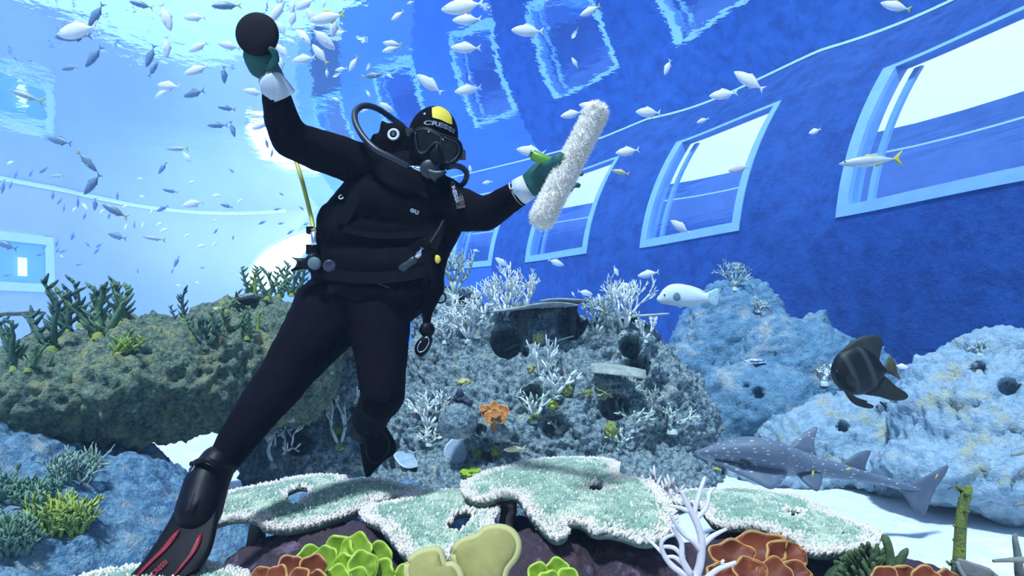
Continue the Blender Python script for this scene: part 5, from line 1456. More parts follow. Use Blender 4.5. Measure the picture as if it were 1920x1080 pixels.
# ================================================================== what he holds
root = empty('scrubbing_pad', at(483, 65, 2.15)); tag(root, 'round black rubber scrubbing pad held high in the raised hand', 'pad')
org = root.location
V, Fc = revolve([(-.030, .0), (-.030, .052), (-.020, .066), (-.004, .074), (.004, .0755), (.012, .073), (.018, .064), (.022, .040), (.023, 0)], (0, 0, 0), (0, -1, 0), 40); mesh_obj('pad', V, Fc, mat('matt_black_rubber', (.006, .004, .006), rough=.75, spec=.15), root)
V, Fc = tube([(0.0, .028, -.03), (0.0, .05, -.03), (0.0, .05, .03), (0, .028, .03)], .009, 8); mesh_obj('handle', V, Fc, m_rub, root)
# fluffy brush on a green handle
A, B = at(1117, 214, 1.99), at(1017, 408, 1.93)
root = empty('fleece_brush', (A + B) / 2); tag(root, 'fluffy white fleece brush on a green handle in the outstretched hand', 'brush'); org = root.location
bm = bmesh.new(); add_capsule(bm, A, B, .034, .034, 20); me = remesh(bm, .007, 2, 'fleece')
v = mesh_np(me); n = mesh_normals(me); v = v + n * (.005 * fnoise(v, 40, 3, 2))[:, None]; bvb = BVHTree.FromPolygons([Vector(p) for p in v], [tuple(p.vertices) for p in me.polygons])
me.vertices.foreach_set('co', (v - np.array(org)).ravel()); me.update()
m_fl = mat('white_fleece', (0.95, 0.92, 0.86), (0.84, 0.82, 0.76), scale=30, rough=1.0, bump=1.0, bscale=120, col3=(0.60, 0.55, 0.30), scale3=14, thr3=(.56, .7), bdist=.006)
data_obj('fleece', me, m_fl, root)
S = Soup(); rg = random.Random(3); ax = (B - A).normalized(); ln = (B - A).length; u_, v_ = frame(ax)
for k in range(9000):
    t = rg.uniform(-.03, ln + .03); a = rg.uniform(0, 6.28)
    rr = .034 if 0 <= t <= ln else math.sqrt(max(0, .034 ** 2 - (t if t < 0 else t - ln) ** 2))
    dr = (u_ * math.cos(a) + v_ * math.sin(a)); p = A + ax * t + dr * rr
    o_ = dr if 0 <= t <= ln else (dr * rr + ax * (t if t < 0 else t - ln)).normalized()
    d = (o_ + ax * rg.uniform(-.5, .5) + Vector((rg.uniform(-.4, .4), rg.uniform(-.4, .4), rg.uniform(-.4, .4)))).normalized()
    L_ = rg.uniform(.008, .017); w_ = .0012
    s_ = frame(d)[0] * w_; s2 = frame(d)[1] * w_; q = p - org
    S.add([q - s_, q + s_ * .5 + s2, q + s_ * .5 - s2, q + d * L_], [(0, 1, 3), (1, 2, 3), (2, 0, 3)])
tag(S.obj('fleece_fibres', mat('fleece_fibre', (0.97, 0.94, 0.88), (0.88, 0.85, 0.79), scale=25, rough=1.0, col3=(0.66, 0.62, 0.38), scale3=14, thr3=(.58, .7)), root, True), kind='stuff')
HA, HB = at(993, 288, 1.965), at(1062, 318, 1.985)
V, Fc = tube([HA - org, HA.lerp(HB, .08) - org, HA.lerp(HB, .5) - org, HB - org], [pxl(9, 1.97), pxl(10.5, 1.97), pxl(10, 1.97), pxl(9, 1.97)], 16); mesh_obj('handle', V, Fc, mat('green_plastic', (0.10, 0.30, 0.035), (.16, .40, .05), scale=6, rough=.35, spec=.5), root)
# ================================================================== larger animals
def loft(stations, seg=18, closed=True):
    """stations: (centre, up vector*halfheight, side vector*halfwidth)"""
    V, Fc = [], []
    for c, u, s in stations:
        for k in range(seg):
            a = 2 * math.pi * k / seg
            V.append(c + u * math.sin(a) + s * math.cos(a))
    n = len(stations)
    for i in range(n - 1):
        for k in range(seg):
            Fc.append((i * seg + k, i * seg + (k + 1) % seg, (i + 1) * seg + (k + 1) % seg, (i + 1) * seg + k))
    Fc.append(tuple(range(seg))[::-1]); Fc.append(tuple((n - 1) * seg + k for k in range(seg)))
    return V, Fc
def dense(st, n=40):
    a = np.array(st, dtype=float); t = np.linspace(0, len(a) - 1, n)
    P = spline([Vector((0, 0, 0))] * 2, 1)
    out = []
    for x in t:
        i = min(int(x), len(a) - 2); f = x - i
        p0, p1, p2, p3 = a[max(i - 1, 0)], a[i], a[i + 1], a[min(i + 2, len(a) - 1)]
        out.append(0.5 * ((2 * p1) + (p2 - p0) * f + (2 * p0 - 5 * p1 + 4 * p2 - p3) * f * f + (3 * p1 - p0 - 3 * p2 + p3) * f ** 3))
    return out

# --- spotted guitarfish
def mat_spots(name, base, base2, spot, scale, size=.28):
    m = mat(name, base, base2, scale=5, rough=.5, bump=.25, bscale=60, bdist=.004)
    nt = m.node_tree; N = nt.nodes; L = nt.links; b = N['Principled BSDF']
    src = b.inputs['Base Color'].links[0].from_socket
    tc = N.new('ShaderNodeTexCoord'); mp = N.new('ShaderNodeMapping'); mp.inputs['Scale'].default_value = (.5, 1, 1.5); mp.inputs['Rotation'].default_value = (0, R(12), 0)
    vo = N.new('ShaderNodeTexVoronoi'); vo.inputs['Scale'].default_value = scale; vo.inputs['Randomness'].default_value = .55
    L.new(tc.outputs['Object'], mp.inputs['Vector']); L.new(mp.outputs['Vector'], vo.inputs['Vector'])
    r = N.new('ShaderNodeMapRange'); r.inputs['From Min'].default_value = size; r.inputs['From Max'].default_value = size * .6
    L.new(vo.outputs['Distance'], r.inputs['Value'])
    no = N.new('ShaderNodeTexNoise'); no.inputs['Scale'].default_value = 3.0; L.new(tc.outputs['Object'], no.inputs['Vector'])
    r2 = N.new('ShaderNodeMapRange'); r2.inputs['From Min'].default_value = .34; r2.inputs['From Max'].default_value = .42; L.new(no.outputs['Fac'], r2.inputs['Value'])
    mu = N.new('ShaderNodeMath'); mu.operation = 'MULTIPLY'; L.new(r.outputs['Result'], mu.inputs[0]); L.new(r2.outputs['Result'], mu.inputs[1])
    mx = N.new('ShaderNodeMix'); mx.data_type = 'RGBA'; mx.inputs['B'].default_value = (*spot, 1)
    L.new(mu.outputs['Value'], mx.inputs['Factor']); L.new(src, mx.inputs['A']); L.new(mx.outputs['Result'], b.inputs['Base Color'])
    return m
m_gui = mat_spots('spotted_grey_skin', (0.15, 0.195, 0.24), (0.10, 0.135, 0.18), (0.50, 0.58, 0.64), 34, .27)
m_guf = mat('grey_fin_skin', (0.10, 0.13, 0.17), (0.07, 0.095, 0.13), scale=8, rough=.5)
YG = 4.1
root = empty('guitarfish', at(1530, 900, YG)); tag(root, 'grey spotted guitarfish with shark-like fins gliding over the white sand', 'fish'); org = root.location
def gY(px): return YG + (px - 1530) / 240 * .12
st = [(1301, 848, 1.5, 3), (1322, 850, 11, 20), (1355, 849, 22, 44), (1395, 851, 31, 62), (1435, 858, 33, 62), (1475, 865, 28, 44), (1520, 873, 21, 27), (1575, 884, 15, 19), (1640, 898, 9.5, 12), (1700, 913, 6.5, 8), (1722, 919, 4, 5)]
ST = []
for q in dense(st, 46):
    c = at(q[0], q[1], gY(q[0])) - org
    ST.append((c, Vector((pxl(4, YG) / F * 0, 0, 1)) * pxl(max(q[2], 1), YG), Vector((0, 1, -.35)) * pxl(max(q[3], 1.5), YG)))
V, Fc = loft(ST, 24); mesh_obj('body', V, Fc, m_gui, root)
def gfin(name, pts, n, t, m=m_guf, dY=0.0, lean=0.0):
    y0 = sum(p[1] for p in pts) / len(pts)
    O = [p - org for p in pxo(pts, lambda a, b: gY(a) + dY + lean * (b - y0) / F * YG, 3)]
    V, Fc = puff(O, n, t, 5, .25); return mesh_obj(name, V, Fc, m, root)
gfin('dorsal_fin', [(1474, 846), (1490, 830), (1508, 812), (1527, 801), (1532, 803), (1526, 825), (1528, 846), (1534, 866), (1510, 866)], (0, -1, 0), .05, m_gui)
gfin('dorsal_fin', [(1574, 874), (1592, 860), (1612, 848), (1632, 845), (1626, 862), (1622, 878), (1628, 892), (1600, 890)], (0, -1, 0), .035)
gfin('tail_fin', [(1692, 912), (1715, 903), (1745, 888), (1777, 872), (1768, 896), (1752, 918), (1742, 945), (1730, 968), (1714, 955), (1700, 935), (1690, 920)], (0, -1, 0), .03)
gfin('pectoral_fin', [(1340, 862), (1375, 862), (1440, 868), (1472, 882), (1474, 892), (1462, 908), (1446, 917), (1425, 908), (1395, 893), (1362, 878)], (0, -.8, .6), .06, m_gui, -.14, -.9)
gfin('pelvic_fin', [(1490, 882), (1515, 882), (1540, 890), (1538, 912), (1532, 921), (1515, 911), (1502, 898)], (0, -.8, .6), .04, m_guf, -.10, -.9)
for ex, dy in ((1346, -.10),):
    V, Fc = revolve([(-.012, 0), (-.008, .010), (0, .013), (.008, .010), (.012, 0)], at(ex, 845, gY(ex) + dy) - org, (0, -1, .3), 12); mesh_obj('eye', V, Fc, m_iris, root)
P = [at(a, b, gY(a) - .17) - org for a, b in ((1388, 862), (1396, 865), (1408, 869), (1402, 871), (1392, 868), (1388, 862))]
V, Fc = tube(P, .004, 5); mesh_obj('spiracle', V, Fc, m_iris, root)
# small yellow fish that ride along with it
m_smy = mat('bright_yellow_fish', (0.72, 0.62, 0.05), (0.5, .44, .05), scale=20, rough=.5)

# --- striped batfish
def mat_bands(name, base, band, scale, rot, width=.5):
    m = mat(name, base, (base[0] * 1.6, base[1] * 1.7, base[2] * 1.4), scale=6, rough=.55)
    nt = m.node_tree; N = nt.nodes; L = nt.links; b = N['Principled BSDF']
    src = b.inputs['Base Color'].links[0].from_socket
    tc = N.new('ShaderNodeTexCoord'); mp = N.new('ShaderNodeMapping'); mp.inputs['Rotation'].default_value = (0, R(rot), 0)
    wv = N.new('ShaderNodeTexWave'); wv.wave_type = 'BANDS'; wv.bands_direction = 'X'; wv.inputs['Scale'].default_value = scale; wv.inputs['Distortion'].default_value = 1.2; wv.inputs['Detail'].default_value = 1
    L.new(tc.outputs['Object'], mp.inputs['Vector']); L.new(mp.outputs['Vector'], wv.inputs['Vector'])
    r = N.new('ShaderNodeMapRange'); r.inputs['From Min'].default_value = 1 - width; r.inputs['From Max'].default_value = 1.0; L.new(wv.outputs['Fac'], r.inputs['Value'])
    mx = N.new('ShaderNodeMix'); mx.data_type = 'RGBA'; mx.inputs['B'].default_value = (*band, 1)
    L.new(r.outputs['Result'], mx.inputs['Factor']); L.new(src, mx.inputs['A']); L.new(mx.outputs['Result'], b.inputs['Base Color'])
    return m
m_bat = mat_bands('banded_batfish_skin', (0.003, 0.003, 0.004), (0.032, 0.044, 0.04), 3.2, 24, .32)
m_batf = mat('dark_olive_fin', (0.005, 0.006, 0.006), (0.02, 0.027, 0.018), scale=7, rough=.6)
m_batt = mat('olive_tail_fin', (0.10, 0.115, 0.05), (0.02, 0.022, 0.02), scale=12, rough=.6)
m_batd = mat('olive_grey_fin', (0.030, 0.042, 0.036), (0.012, 0.016, 0.015), scale=6, rough=.6)
YB = 3.3
root = empty('batfish', at(1615, 710, YB)); tag(root, 'dark striped batfish with a tall swept back fin', 'fish'); org = root.location
def bfin(name, pts, t, m, dY=0.0, ed=.2):
    V, Fc = puff([p - org for p in pxo(pts, YB + dY, 4)], (0, -1, 0), t, 7, ed); return mesh_obj(name, V, Fc, m, root)
bfin('body', [(1559, 700), (1562, 682), (1572, 664), (1590, 652), (1615, 650), (1638, 664), (1655, 686), (1662, 694), (1655, 706), (1642, 726), (1620, 738), (1600, 740), (1580, 732), (1566, 718)], .095, m_bat)
bfin('dorsal_fin', [(1568, 676), (1578, 660), (1594, 643), (1612, 632), (1632, 628), (1646, 631), (1655, 642), (1651, 660), (1648, 682), (1654, 692), (1640, 690), (1612, 668), (1588, 664)], .03, m_batd)
bfin('anal_fin', [(1600, 732), (1625, 722), (1650, 704), (1662, 708), (1680, 724), (1698, 736), (1702, 744), (1694, 750), (1672, 751), (1648, 744), (1622, 740)], .03, m_batf)
bfin('tail_fin', [(1650, 690), (1660, 684), (1664, 674), (1670, 667), (1678, 680), (1682, 695), (1688, 711), (1678, 706), (1664, 700), (1652, 700)], .02, m_batt)
bfin('pelvic_fin', [(1582, 730), (1600, 742), (1618, 752), (1637, 760), (1634, 766), (1618, 764), (1602, 758), (1590, 746)], .016, m_batf, -.03)
bfin('pelvic_fin', [(1586, 730), (1604, 744), (1626, 752), (1618, 756), (1600, 750)], .014, m_batf, .03)
bfin('pectoral_fin', [(1586, 706), (1596, 704), (1604, 714), (1598, 724), (1588, 718)], .012, m_batf, -.05)
V, Fc = revolve([(0, .010), (.005, .008), (.007, 0)], at(1569, 697, YB - .035) - org, (0, -1, 0), 12); mesh_obj('eye', V, Fc, m_iris, root)

# --- pale wrasse
m_wr = mat('pale_cyan_scales', (0.66, 0.80, 0.80), (0.78, 0.86, 0.84), scale=8, rough=.5, bump=.2, bscale=60, bdist=.003)
m_wrd = mat('slate_patch', (0.10, 0.18, 0.24), (.2, .3, .36), scale=20, rough=.6)
m_wrt = mat('pale_ray_fin', (0.55, 0.72, 0.72), (0.70, .82, .80), scale=30, rough=.5)
YW = 6.0
root = empty('humphead_wrasse', at(1285, 556, YW)); tag(root, 'large pale wrasse with a dark cheek patch beside the rock peak', 'fish'); org = root.location
st = [(1232, 561, 3, 2), (1237, 560, 8, 5), (1244, 556, 14, 8), (1256, 553, 19, 11), (1272, 553, 21, 12), (1290, 555, 20, 11), (1307, 557, 14, 8), (1319, 558, 9, 5), (1328, 558, 9, 3)]
ST = [(at(q[0], q[1], YW) - org, Vector((0, 0, 1)) * pxl(max(q[2], 1), YW), Vector((0, 1, 0)) * pxl(max(q[3], 1), YW)) for q in dense(st, 28)]
V, Fc = loft(ST, 20); mesh_obj('body', V, Fc, m_wr, root)
def wfin(name, pts, t, m, dY=0):
    V, Fc = puff([p - org for p in pxo(pts, YW + dY, 3)], (0, -1, 0), t, 4, .3); return mesh_obj(name, V, Fc, m, root)
wfin('tail_fin', [(1322, 552), (1334, 545), (1346, 541), (1349, 558), (1345, 575), (1334, 572), (1322, 565)], .02, mat('cyan_ray_tail', (0.30, 0.50, 0.55), (0.5, .68, .7), scale=40, rough=.5))
wfin('dorsal_fin', [(1262, 538), (1285, 534), (1308, 540), (1322, 548), (1318, 553), (1295, 544), (1270, 540)], .02, m_wrt)
wfin('anal_fin', [(1288, 570), (1305, 566), (1318, 564), (1316, 570), (1300, 575)], .02, m_wrt)
wfin('pectoral_fin', [(1262, 556), (1268, 548), (1274, 552), (1276, 560), (1268, 564)], .014, m_wrd, -.065)
wfin('pelvic_fin', [(1264, 568), (1272, 572), (1280, 577), (1272, 576)], .012, m_wrt, -.02)
V, Fc = revolve([(0, .009), (.004, .007), (.006, 0)], at(1246, 553, YW - .045) - org, (0, -1, 0), 10); mesh_obj('eye', V, Fc, m_iris, root)

# ================================================================== the shoal: each fish a thing of its own
# unit fish: length 1 from snout (+x) to tail tips (-x), z up
def fish_shapes(deep=.15, wide=.075):
    prof = [(.50, .004, 0), (.47, .030, 0), (.40, .070, .0), (.28, .115, .0), (.12, .145, 0), (-.02, .140, 0), (-.15, .105, 0), (-.26, .055, 0), (-.33, .024, 0), (-.37, .018, 0)]
    st = []
    for q in dense(prof, 16):
        h = max(q[1], .003) * deep / .145; st.append((Vector((q[0], 0, 0)), Vector((0, 0, 1)) * h, Vector((0, 1, 0)) * max(h * wide / deep * 1.0, .002)))
    B = loft(st, 12)
    tl = [Vector(p) for p in [(-.34, 0, .012), (-.40, 0, .06), (-.50, 0, .145), (-.46, 0, .06), (-.43, 0, 0), (-.46, 0, -.06), (-.50, 0, -.145), (-.40, 0, -.06), (-.34, 0, -.012)]]
    T = puff(tl, (0, 1, 0), .012, 2, .6)
    k = deep / .145
    D = puff([Vector(p) for p in [(.14, 0, .135 * k), (.04, 0, .19 * k), (-.08, 0, .155 * k), (-.22, 0, .085 * k), (-.24, 0, .06 * k), (-.08, 0, .115 * k)]], (0, 1, 0), .010, 2, .6)
    A = puff([Vector(p) for p in [(-.06, 0, -.12 * k), (-.10, 0, -.17 * k), (-.22, 0, -.085 * k), (-.24, 0, -.055 * k), (-.14, 0, -.09 * k)]], (0, 1, 0), .010, 2, .6)
    Pc = puff([Vector(p) for p in [(.24, -wide * .9, -.03), (.16, -wide * 1.35, -.06), (.08, -wide * 1.5, -.075), (.12, -wide * 1.2, -.03)]], (0, 1, 0), .008, 2, .6)
    E = revolve([(-.006, .018), (.004, .014), (.007, 0)], (.40, -wide * .42, .018), (0, -1, 0), 8)
    E2 = revolve([(-.006, .018), (.004, .014), (.007, 0)], (.40, wide * .42, .018), (0, 1, 0), 8)
    return B, T, D, A, Pc, E, E2
m_silver = mat('silver_fish', (0.90, 0.91, 0.92), (0.80, 0.82, 0.85), scale=9, rough=.45, spec=.4)
m_silverf = mat('silver_fin', (0.66, 0.72, 0.76), rough=.5)
m_ytail = mat('yellow_tail', (0.52, 0.50, 0.06), rough=.5)
m_bluef = mat('slate_blue_fish', (0.12, 0.22, 0.36), (0.22, 0.32, 0.44), scale=8, rough=.4, spec=.5)
m_bluefin = mat('slate_blue_fin', (0.14, 0.22, 0.30), rough=.5)
m_stripe = mat('blue_silver_fish', (0.36, 0.48, 0.58), (0.50, 0.58, 0.62), scale=8, rough=.4, spec=.5)
m_yfish = mat('pale_yellow_fish', (0.70, 0.62, 0.22), (0.76, .72, .5), scale=8, rough=.5)
m_pinkf = mat('pinkish_fish', (0.78, 0.62, 0.62), (.7, .7, .72), scale=8, rough=.5)
m_brownf = mat('brown_fish', (0.10, 0.07, 0.07), (.06, .05, .06), scale=8, rough=.5)
KINDS_F = {'s': (m_silver, m_silverf, .17), 'y': (m_silver, m_ytail, .16), 'b': (m_bluef, m_bluefin, .145), 'g': (m_bluef, m_ytail, .13), 'l': (m_stripe, m_ytail, .095), 'd': (m_silver, m_silverf, .19), 'Y': (m_yfish, m_yfish, .13), 'p': (m_pinkf, m_silverf, .19), 'n': (m_brownf, m_brownf, .17), 'Z': (m_smy, m_smy, .14)}
FMESH = {}
def md(V, Fc, m, name):
    me = bpy.data.meshes.new(name); me.from_pydata([tuple(p) for p in V], [], [tuple(f) for f in Fc]); me.polygons.foreach_set('use_smooth', [True] * len(me.polygons)); me.materials.append(m); me.update(); return me
for k, (mb, mf, dp) in KINDS_F.items():
    B, T, D, A, Pc, E, E2 = fish_shapes(dp)
    S = Soup(); S.add(*E); S.add(*E2)
    parts = [('body', md(*B, mb, 'fish_body')), ('tail_fin', md(*T, mf, 'fish_tail')), ('dorsal_fin', md(*D, mf, 'fish_dorsal')), ('anal_fin', md(*A, mf, 'fish_anal')), ('pectoral_fin', md(*Pc, mf, 'fish_pectoral')), ('eyes', md(S.v, S.f, m_iris, 'fish_eye'))]
    # small version: one mesh, two materials
    S = Soup(); S.add(*B); nb = len(B[1]); S.add(*T); S.add(*D); S.add(*A)
    me = md(S.v, S.f, mb, 'small_fish'); me.materials.append(mf)
    me.polygons.foreach_set('material_index', [0] * nb + [1] * (len(S.f) - nb)); me.update()
    FMESH[k] = (parts, me)
FR = random.Random(21)
def fish(px, py, ln, ang, kind='s', label=None, group=None, size=None, yaw=0.0, Y=None):
    """ang: direction of the head in the picture, degrees, 0 = right, 90 = up, 180 = left"""
    sz = size or (.24 if ln > 24 else .20)
    if Y is None:
        Y = sz * F / ln
        lim = (WATER_Z - CZ - .25) * F / max(60, HY - py)
        Y = max(2.0, min(Y, lim, 12.5 if px > 820 else 14.0))
        if px > 1500: Y = min(Y, 5.0)
    L = pxl(ln * 1.08, Y)
    c = at(px, py, Y)
    a = R(ang)
    hd = Vector((math.cos(a), 0, math.sin(a)))
    hd = (Quaternion((0, 0, 1), yaw) @ hd) if abs(math.sin(a)) < .8 else hd
    upv = Vector((-math.sin(a), 0, math.cos(a)))
    if upv.z < 0: upv = -upv
    if abs(math.cos(a)) < .3: upv = Vector((1, FR.uniform(-.6, .6), 0))
    upv = (upv - hd * upv.dot(hd)).normalized(); sd_ = upv.cross(hd)
    M = Matrix((hd, sd_, upv)).transposed()
    parts, small = FMESH[kind]
    q = M.to_quaternion()
    if ln >= 24:
        o = empty('fish', c, q)
        o.scale = (L, L, L)
        for nm, me in parts:
            data_obj(nm, me, None, o)
    else:
        o = bpy.data.objects.new('fish', small); COL.objects.link(o); o.location = c; o.rotation_mode = 'QUATERNION'; o.rotation_quaternion = q; o.scale = (L, L, L)
    tag(o, label, 'fish', group)
    return o
BIG = [
 (145, 57, 84, 184, 's', 'large silver fish swimming below the water surface, upper left corner'), (138, 68, 62, 186, 'b', 'slate blue fish tucked under the large silver fish, upper left'),
 (180, 28, 50, 238, 'b', 'slate fish diving tail up behind the large silver fish'), (176, 106, 48, 232, 'b', 'blurred slate fish nosing down below the large silver fish'),
 (131, 128, 34, 184, 'g', 'thin dark green fish under the large silver fish'), (50, 180, 56, 162, 'l', 'slim fish with a yellow line along its back, left edge'),
 (265, 9, 40, 168, 'g', 'slate fish with yellow tail touching the top edge, left'), (311, 32, 52, 290, 's', 'thin silver fish diving steeply near the ripples, top left'),
 (365, 33, 40, 180, 's', 'silver fish left of the black pad near the top edge'), (372, 88, 40, 200, 's', 'silver fish left of the black pad, nose slightly down'),
 (282, 105, 42, 250, 'b', 'slate fish hanging nose down, left of the silver pair'), (312, 88, 40, 272, 's', 'thin vertical fish between the slate fish and the black pad'),
 (287, 130, 32, 60, 'b', 'small slate fish pointing up under a nose-down fish'), (369, 131, 46, 204, 's', 'silver fish with a dark face left of the raised glove'),
 (316, 161, 45, 172, 's', 'upper fish of the silver pair left of the raised forearm'), (303, 176, 30, 208, 's', 'lower fish of the silver pair left of the raised forearm'),
 (364, 175, 46, 188, 'b', 'slate blue fish left of the white cuff'),
 (425, 11, 50, 190, 'g', 'blue fish with a yellow back at the top edge just left of the black pad'), (430, 86, 40, 170, 's', 'silver fish half hidden behind the black pad'),
 (520, 21, 50, 235, 's', 'plump silver fish right of the black pad, nose down'), (548, 10, 34, 265, 's', 'vertical silver fish at the top edge above the crowd'), (548, 36, 34, 80, 's', 'narrow silver fish standing upright in the crowd right of the pad'),
 (572, 8, 40, 200, 'd', 'deep bodied silver fish cut by the top edge in the crowd'), (584, 32, 36, 120, 's', 'silver fish turning upward inside the crowd'),
 (614, 33, 66, 188, 'y', 'largest silver fish in the crowd, yellow tail raised'), (626, 50, 38, 262, 's', 'silver fish hanging under the largest fish of the crowd'),
 (566, 66, 46, 315, 's', 'silver fish heading down and right beside the black pad'), (605, 72, 54, 320, 's', 'slim silver fish slanting down to the right in the crowd'),
 (570, 111, 42, 188, 'd', 'deep bodied white fish under the crowd'), (600, 102, 44, 128, 'y', 'silver fish with bright yellow tail pointing down and right'),
 (530, 96, 36, 132, 's', 'silver fish behind the raised hand'), (547, 79, 24, 150, 's', 'little silver fish between the pad and the crowd'), (528, 54, 32, 120, 's', 'silver fish touching the rim of the black pad'), (527, 118, 28, 272, 's', 'thin vertical fish beside the raised glove'),
 (663, 119, 32, 240, 'y', 'silver fish with raised yellow tail right of the crowd'), (476, 173, 36, 172, 's', 'silver fish behind the white cuff'), (420, 140, 32, 272, 'b', 'narrow slate fish left of the raised glove'),
 (746, 29, 30, 222, 'y', 'small silver fish with yellow tail alone near the top edge above the diver'), (736, 82, 34, 178, 'y', 'upper of two overlapping yellow tailed fish'), (734, 92, 34, 200, 'y', 'lower of two overlapping yellow tailed fish'),
 (698, 142, 38, 8, 'g', 'olive fish with yellow tail swimming to the right'), (806, 158, 54, 145, 's', 'plump pale fish curving above the diver hood'),
 (868, 12, 80, 182, 's', 'largest white fish at the top edge, centre'), (876, 37, 52, 182, 's', 'white fish directly under the largest top edge fish'), (874, 90, 54, 184, 's', 'white fish in the middle of the column of four'), (878, 168, 50, 186, 's', 'white fish at the bottom of the column of four'),
 (722, 200, 34, -28, 's', 'pale fish seen through the hose loop'), (990, 58, 60, 184, 's', 'white fish near the reflected window, top centre'), (1107, 20, 40, 205, 'y', 'silver fish with yellow tail inside the reflected window'),
 (1252, 126, 30, 250, 's', 'small silver fish nosing down right of the reflected window'), (1405, 152, 62, 148, 's', 'plump white fish on the pale joint line'), (1357, 177, 50, 186, 's', 'white fish just below the pale joint line'), (1216, 211, 50, 184, 's', 'white fish right of the brush tip on the joint line'),
 (1680, 12, 54, 165, 'y', 'fish with a drooping yellow tail near the top right'), (1632, 302, 100, 182, 'l', 'long slim fish with yellow tail crossing the large window frame'), (1385, 316, 36, 190, 'p', 'round pinkish fish inside the second window'),
 (1177, 284, 44, 190, 's', 'white fish left of the second window'), (1164, 323, 34, 172, 'Y', 'small yellow fish above the third window'), (1072, 214, 40, 192, 's', 'white fish left of the brush tip'), (1110, 200, 46, 172, 's', 'white fish behind the brush tip'),
 (996, 284, 52, 172, 's', 'white fish behind the green brush handle'), (1276, 426, 42, 148, 's', 'white fish over the sill of the second window'), (1216, 514, 38, 190, 's', 'white fish right above the reef, below the second window'),
 (941, 492, 28, 145, 's', 'white fish heading up under the fourth window'), (1042, 492, 30, -20, 's', 'white fish heading right over the third window sill'), (1097, 549, 28, -12, 's', 'white fish skimming the reef table plate'),
 (1150, 556, 28, 185, 's', 'pale fish behind the tallest white bush coral'), (1172, 536, 26, 200, 'd', 'pale round fish at the tip of the tallest white bush'),
 (112, 264, 48, 166, 'b', 'slate fish with a pale tail below the yellow lined fish'), (163, 303, 46, 312, 'g', 'dark blue fish with yellow tail heading down and right'), (333, 279, 42, 180, 'l', 'slim yellow lined fish left of the bright reflection'), (352, 297, 26, 128, 's', 'thin fish trailing the slim yellow lined fish'),
 (305, 315, 26, 235, 'b', 'small slate fish nose down in open water'), (173, 345, 50, 225, 'b', 'slate fish with a flowing tail just over the far joint line'), (107, 330, 34, 180, 'l', 'small slim fish above the far joint line'),
 (362, 382, 36, 195, 'd', 'bright white fish under the far joint line'), (216, 396, 48, 152, 'g', 'blue fish with yellow tail under the far joint line'), (220, 443, 36, 165, 'b', 'dark blue fish over the thickest green corals'), (289, 447, 40, 172, 'l', 'slim greenish fish right of the dark blue fish'),
 (320, 358, 28, 170, 'g', 'small greenish fish on the far joint line'), (408, 235, 34, 185, 'b', 'dark fish left of the bright reflection'), (436, 242, 30, 285, 'b', 'narrow slate fish along the bright reflection'), (490, 234, 36, 210, 's', 'silver fish right of the bright reflection'), (425, 203, 30, 175, 'b', 'slate fish above the bright reflection'),
 (12, 460, 40, 160, 'b', 'slate fish at the left edge before the flat window'),
 (965, 842, 40, 182, 'Y', 'yellow fish hovering over the central table coral'),
]
for q in BIG:
    Y = None
    if q[0] == 965 and q[1] == 842:
        Y = hit(965, 842)[0].y - .25
    if q[5].startswith('pale fish behind') or q[5].startswith('pale round fish at'): Y = 6.6
    fish(q[0], q[1], q[2], q[3], q[4], q[5], 'shoal of fish in open water', Y=Y, yaw=FR.uniform(-.3, .3))
fish(1053, 700, 20, 95, 'n', 'small dark brown fish upright on the reef face', None, Y=hit(1053, 700)[0].y - .2)
fish(1690, 687, 26, -8, 's', 'small white fish behind the batfish tail', None, Y=4.2)
fish(1592, 879, 13, 190, 'Z', 'tiny yellow fish at the second dorsal fin of the guitarfish', None, Y=3.95)
fish(1524, 888, 13, 80, 'Z', 'tiny yellow fish at the belly fin of the guitarfish', None, Y=3.8)
fish(1756, 893, 10, 60, 'Z', 'tiny yellow fish at the guitarfish tail', None, Y=4.1)
fish(1345, 879, 14, 170, 'Z', 'tiny yellow fish under the guitarfish snout', None, Y=3.85)
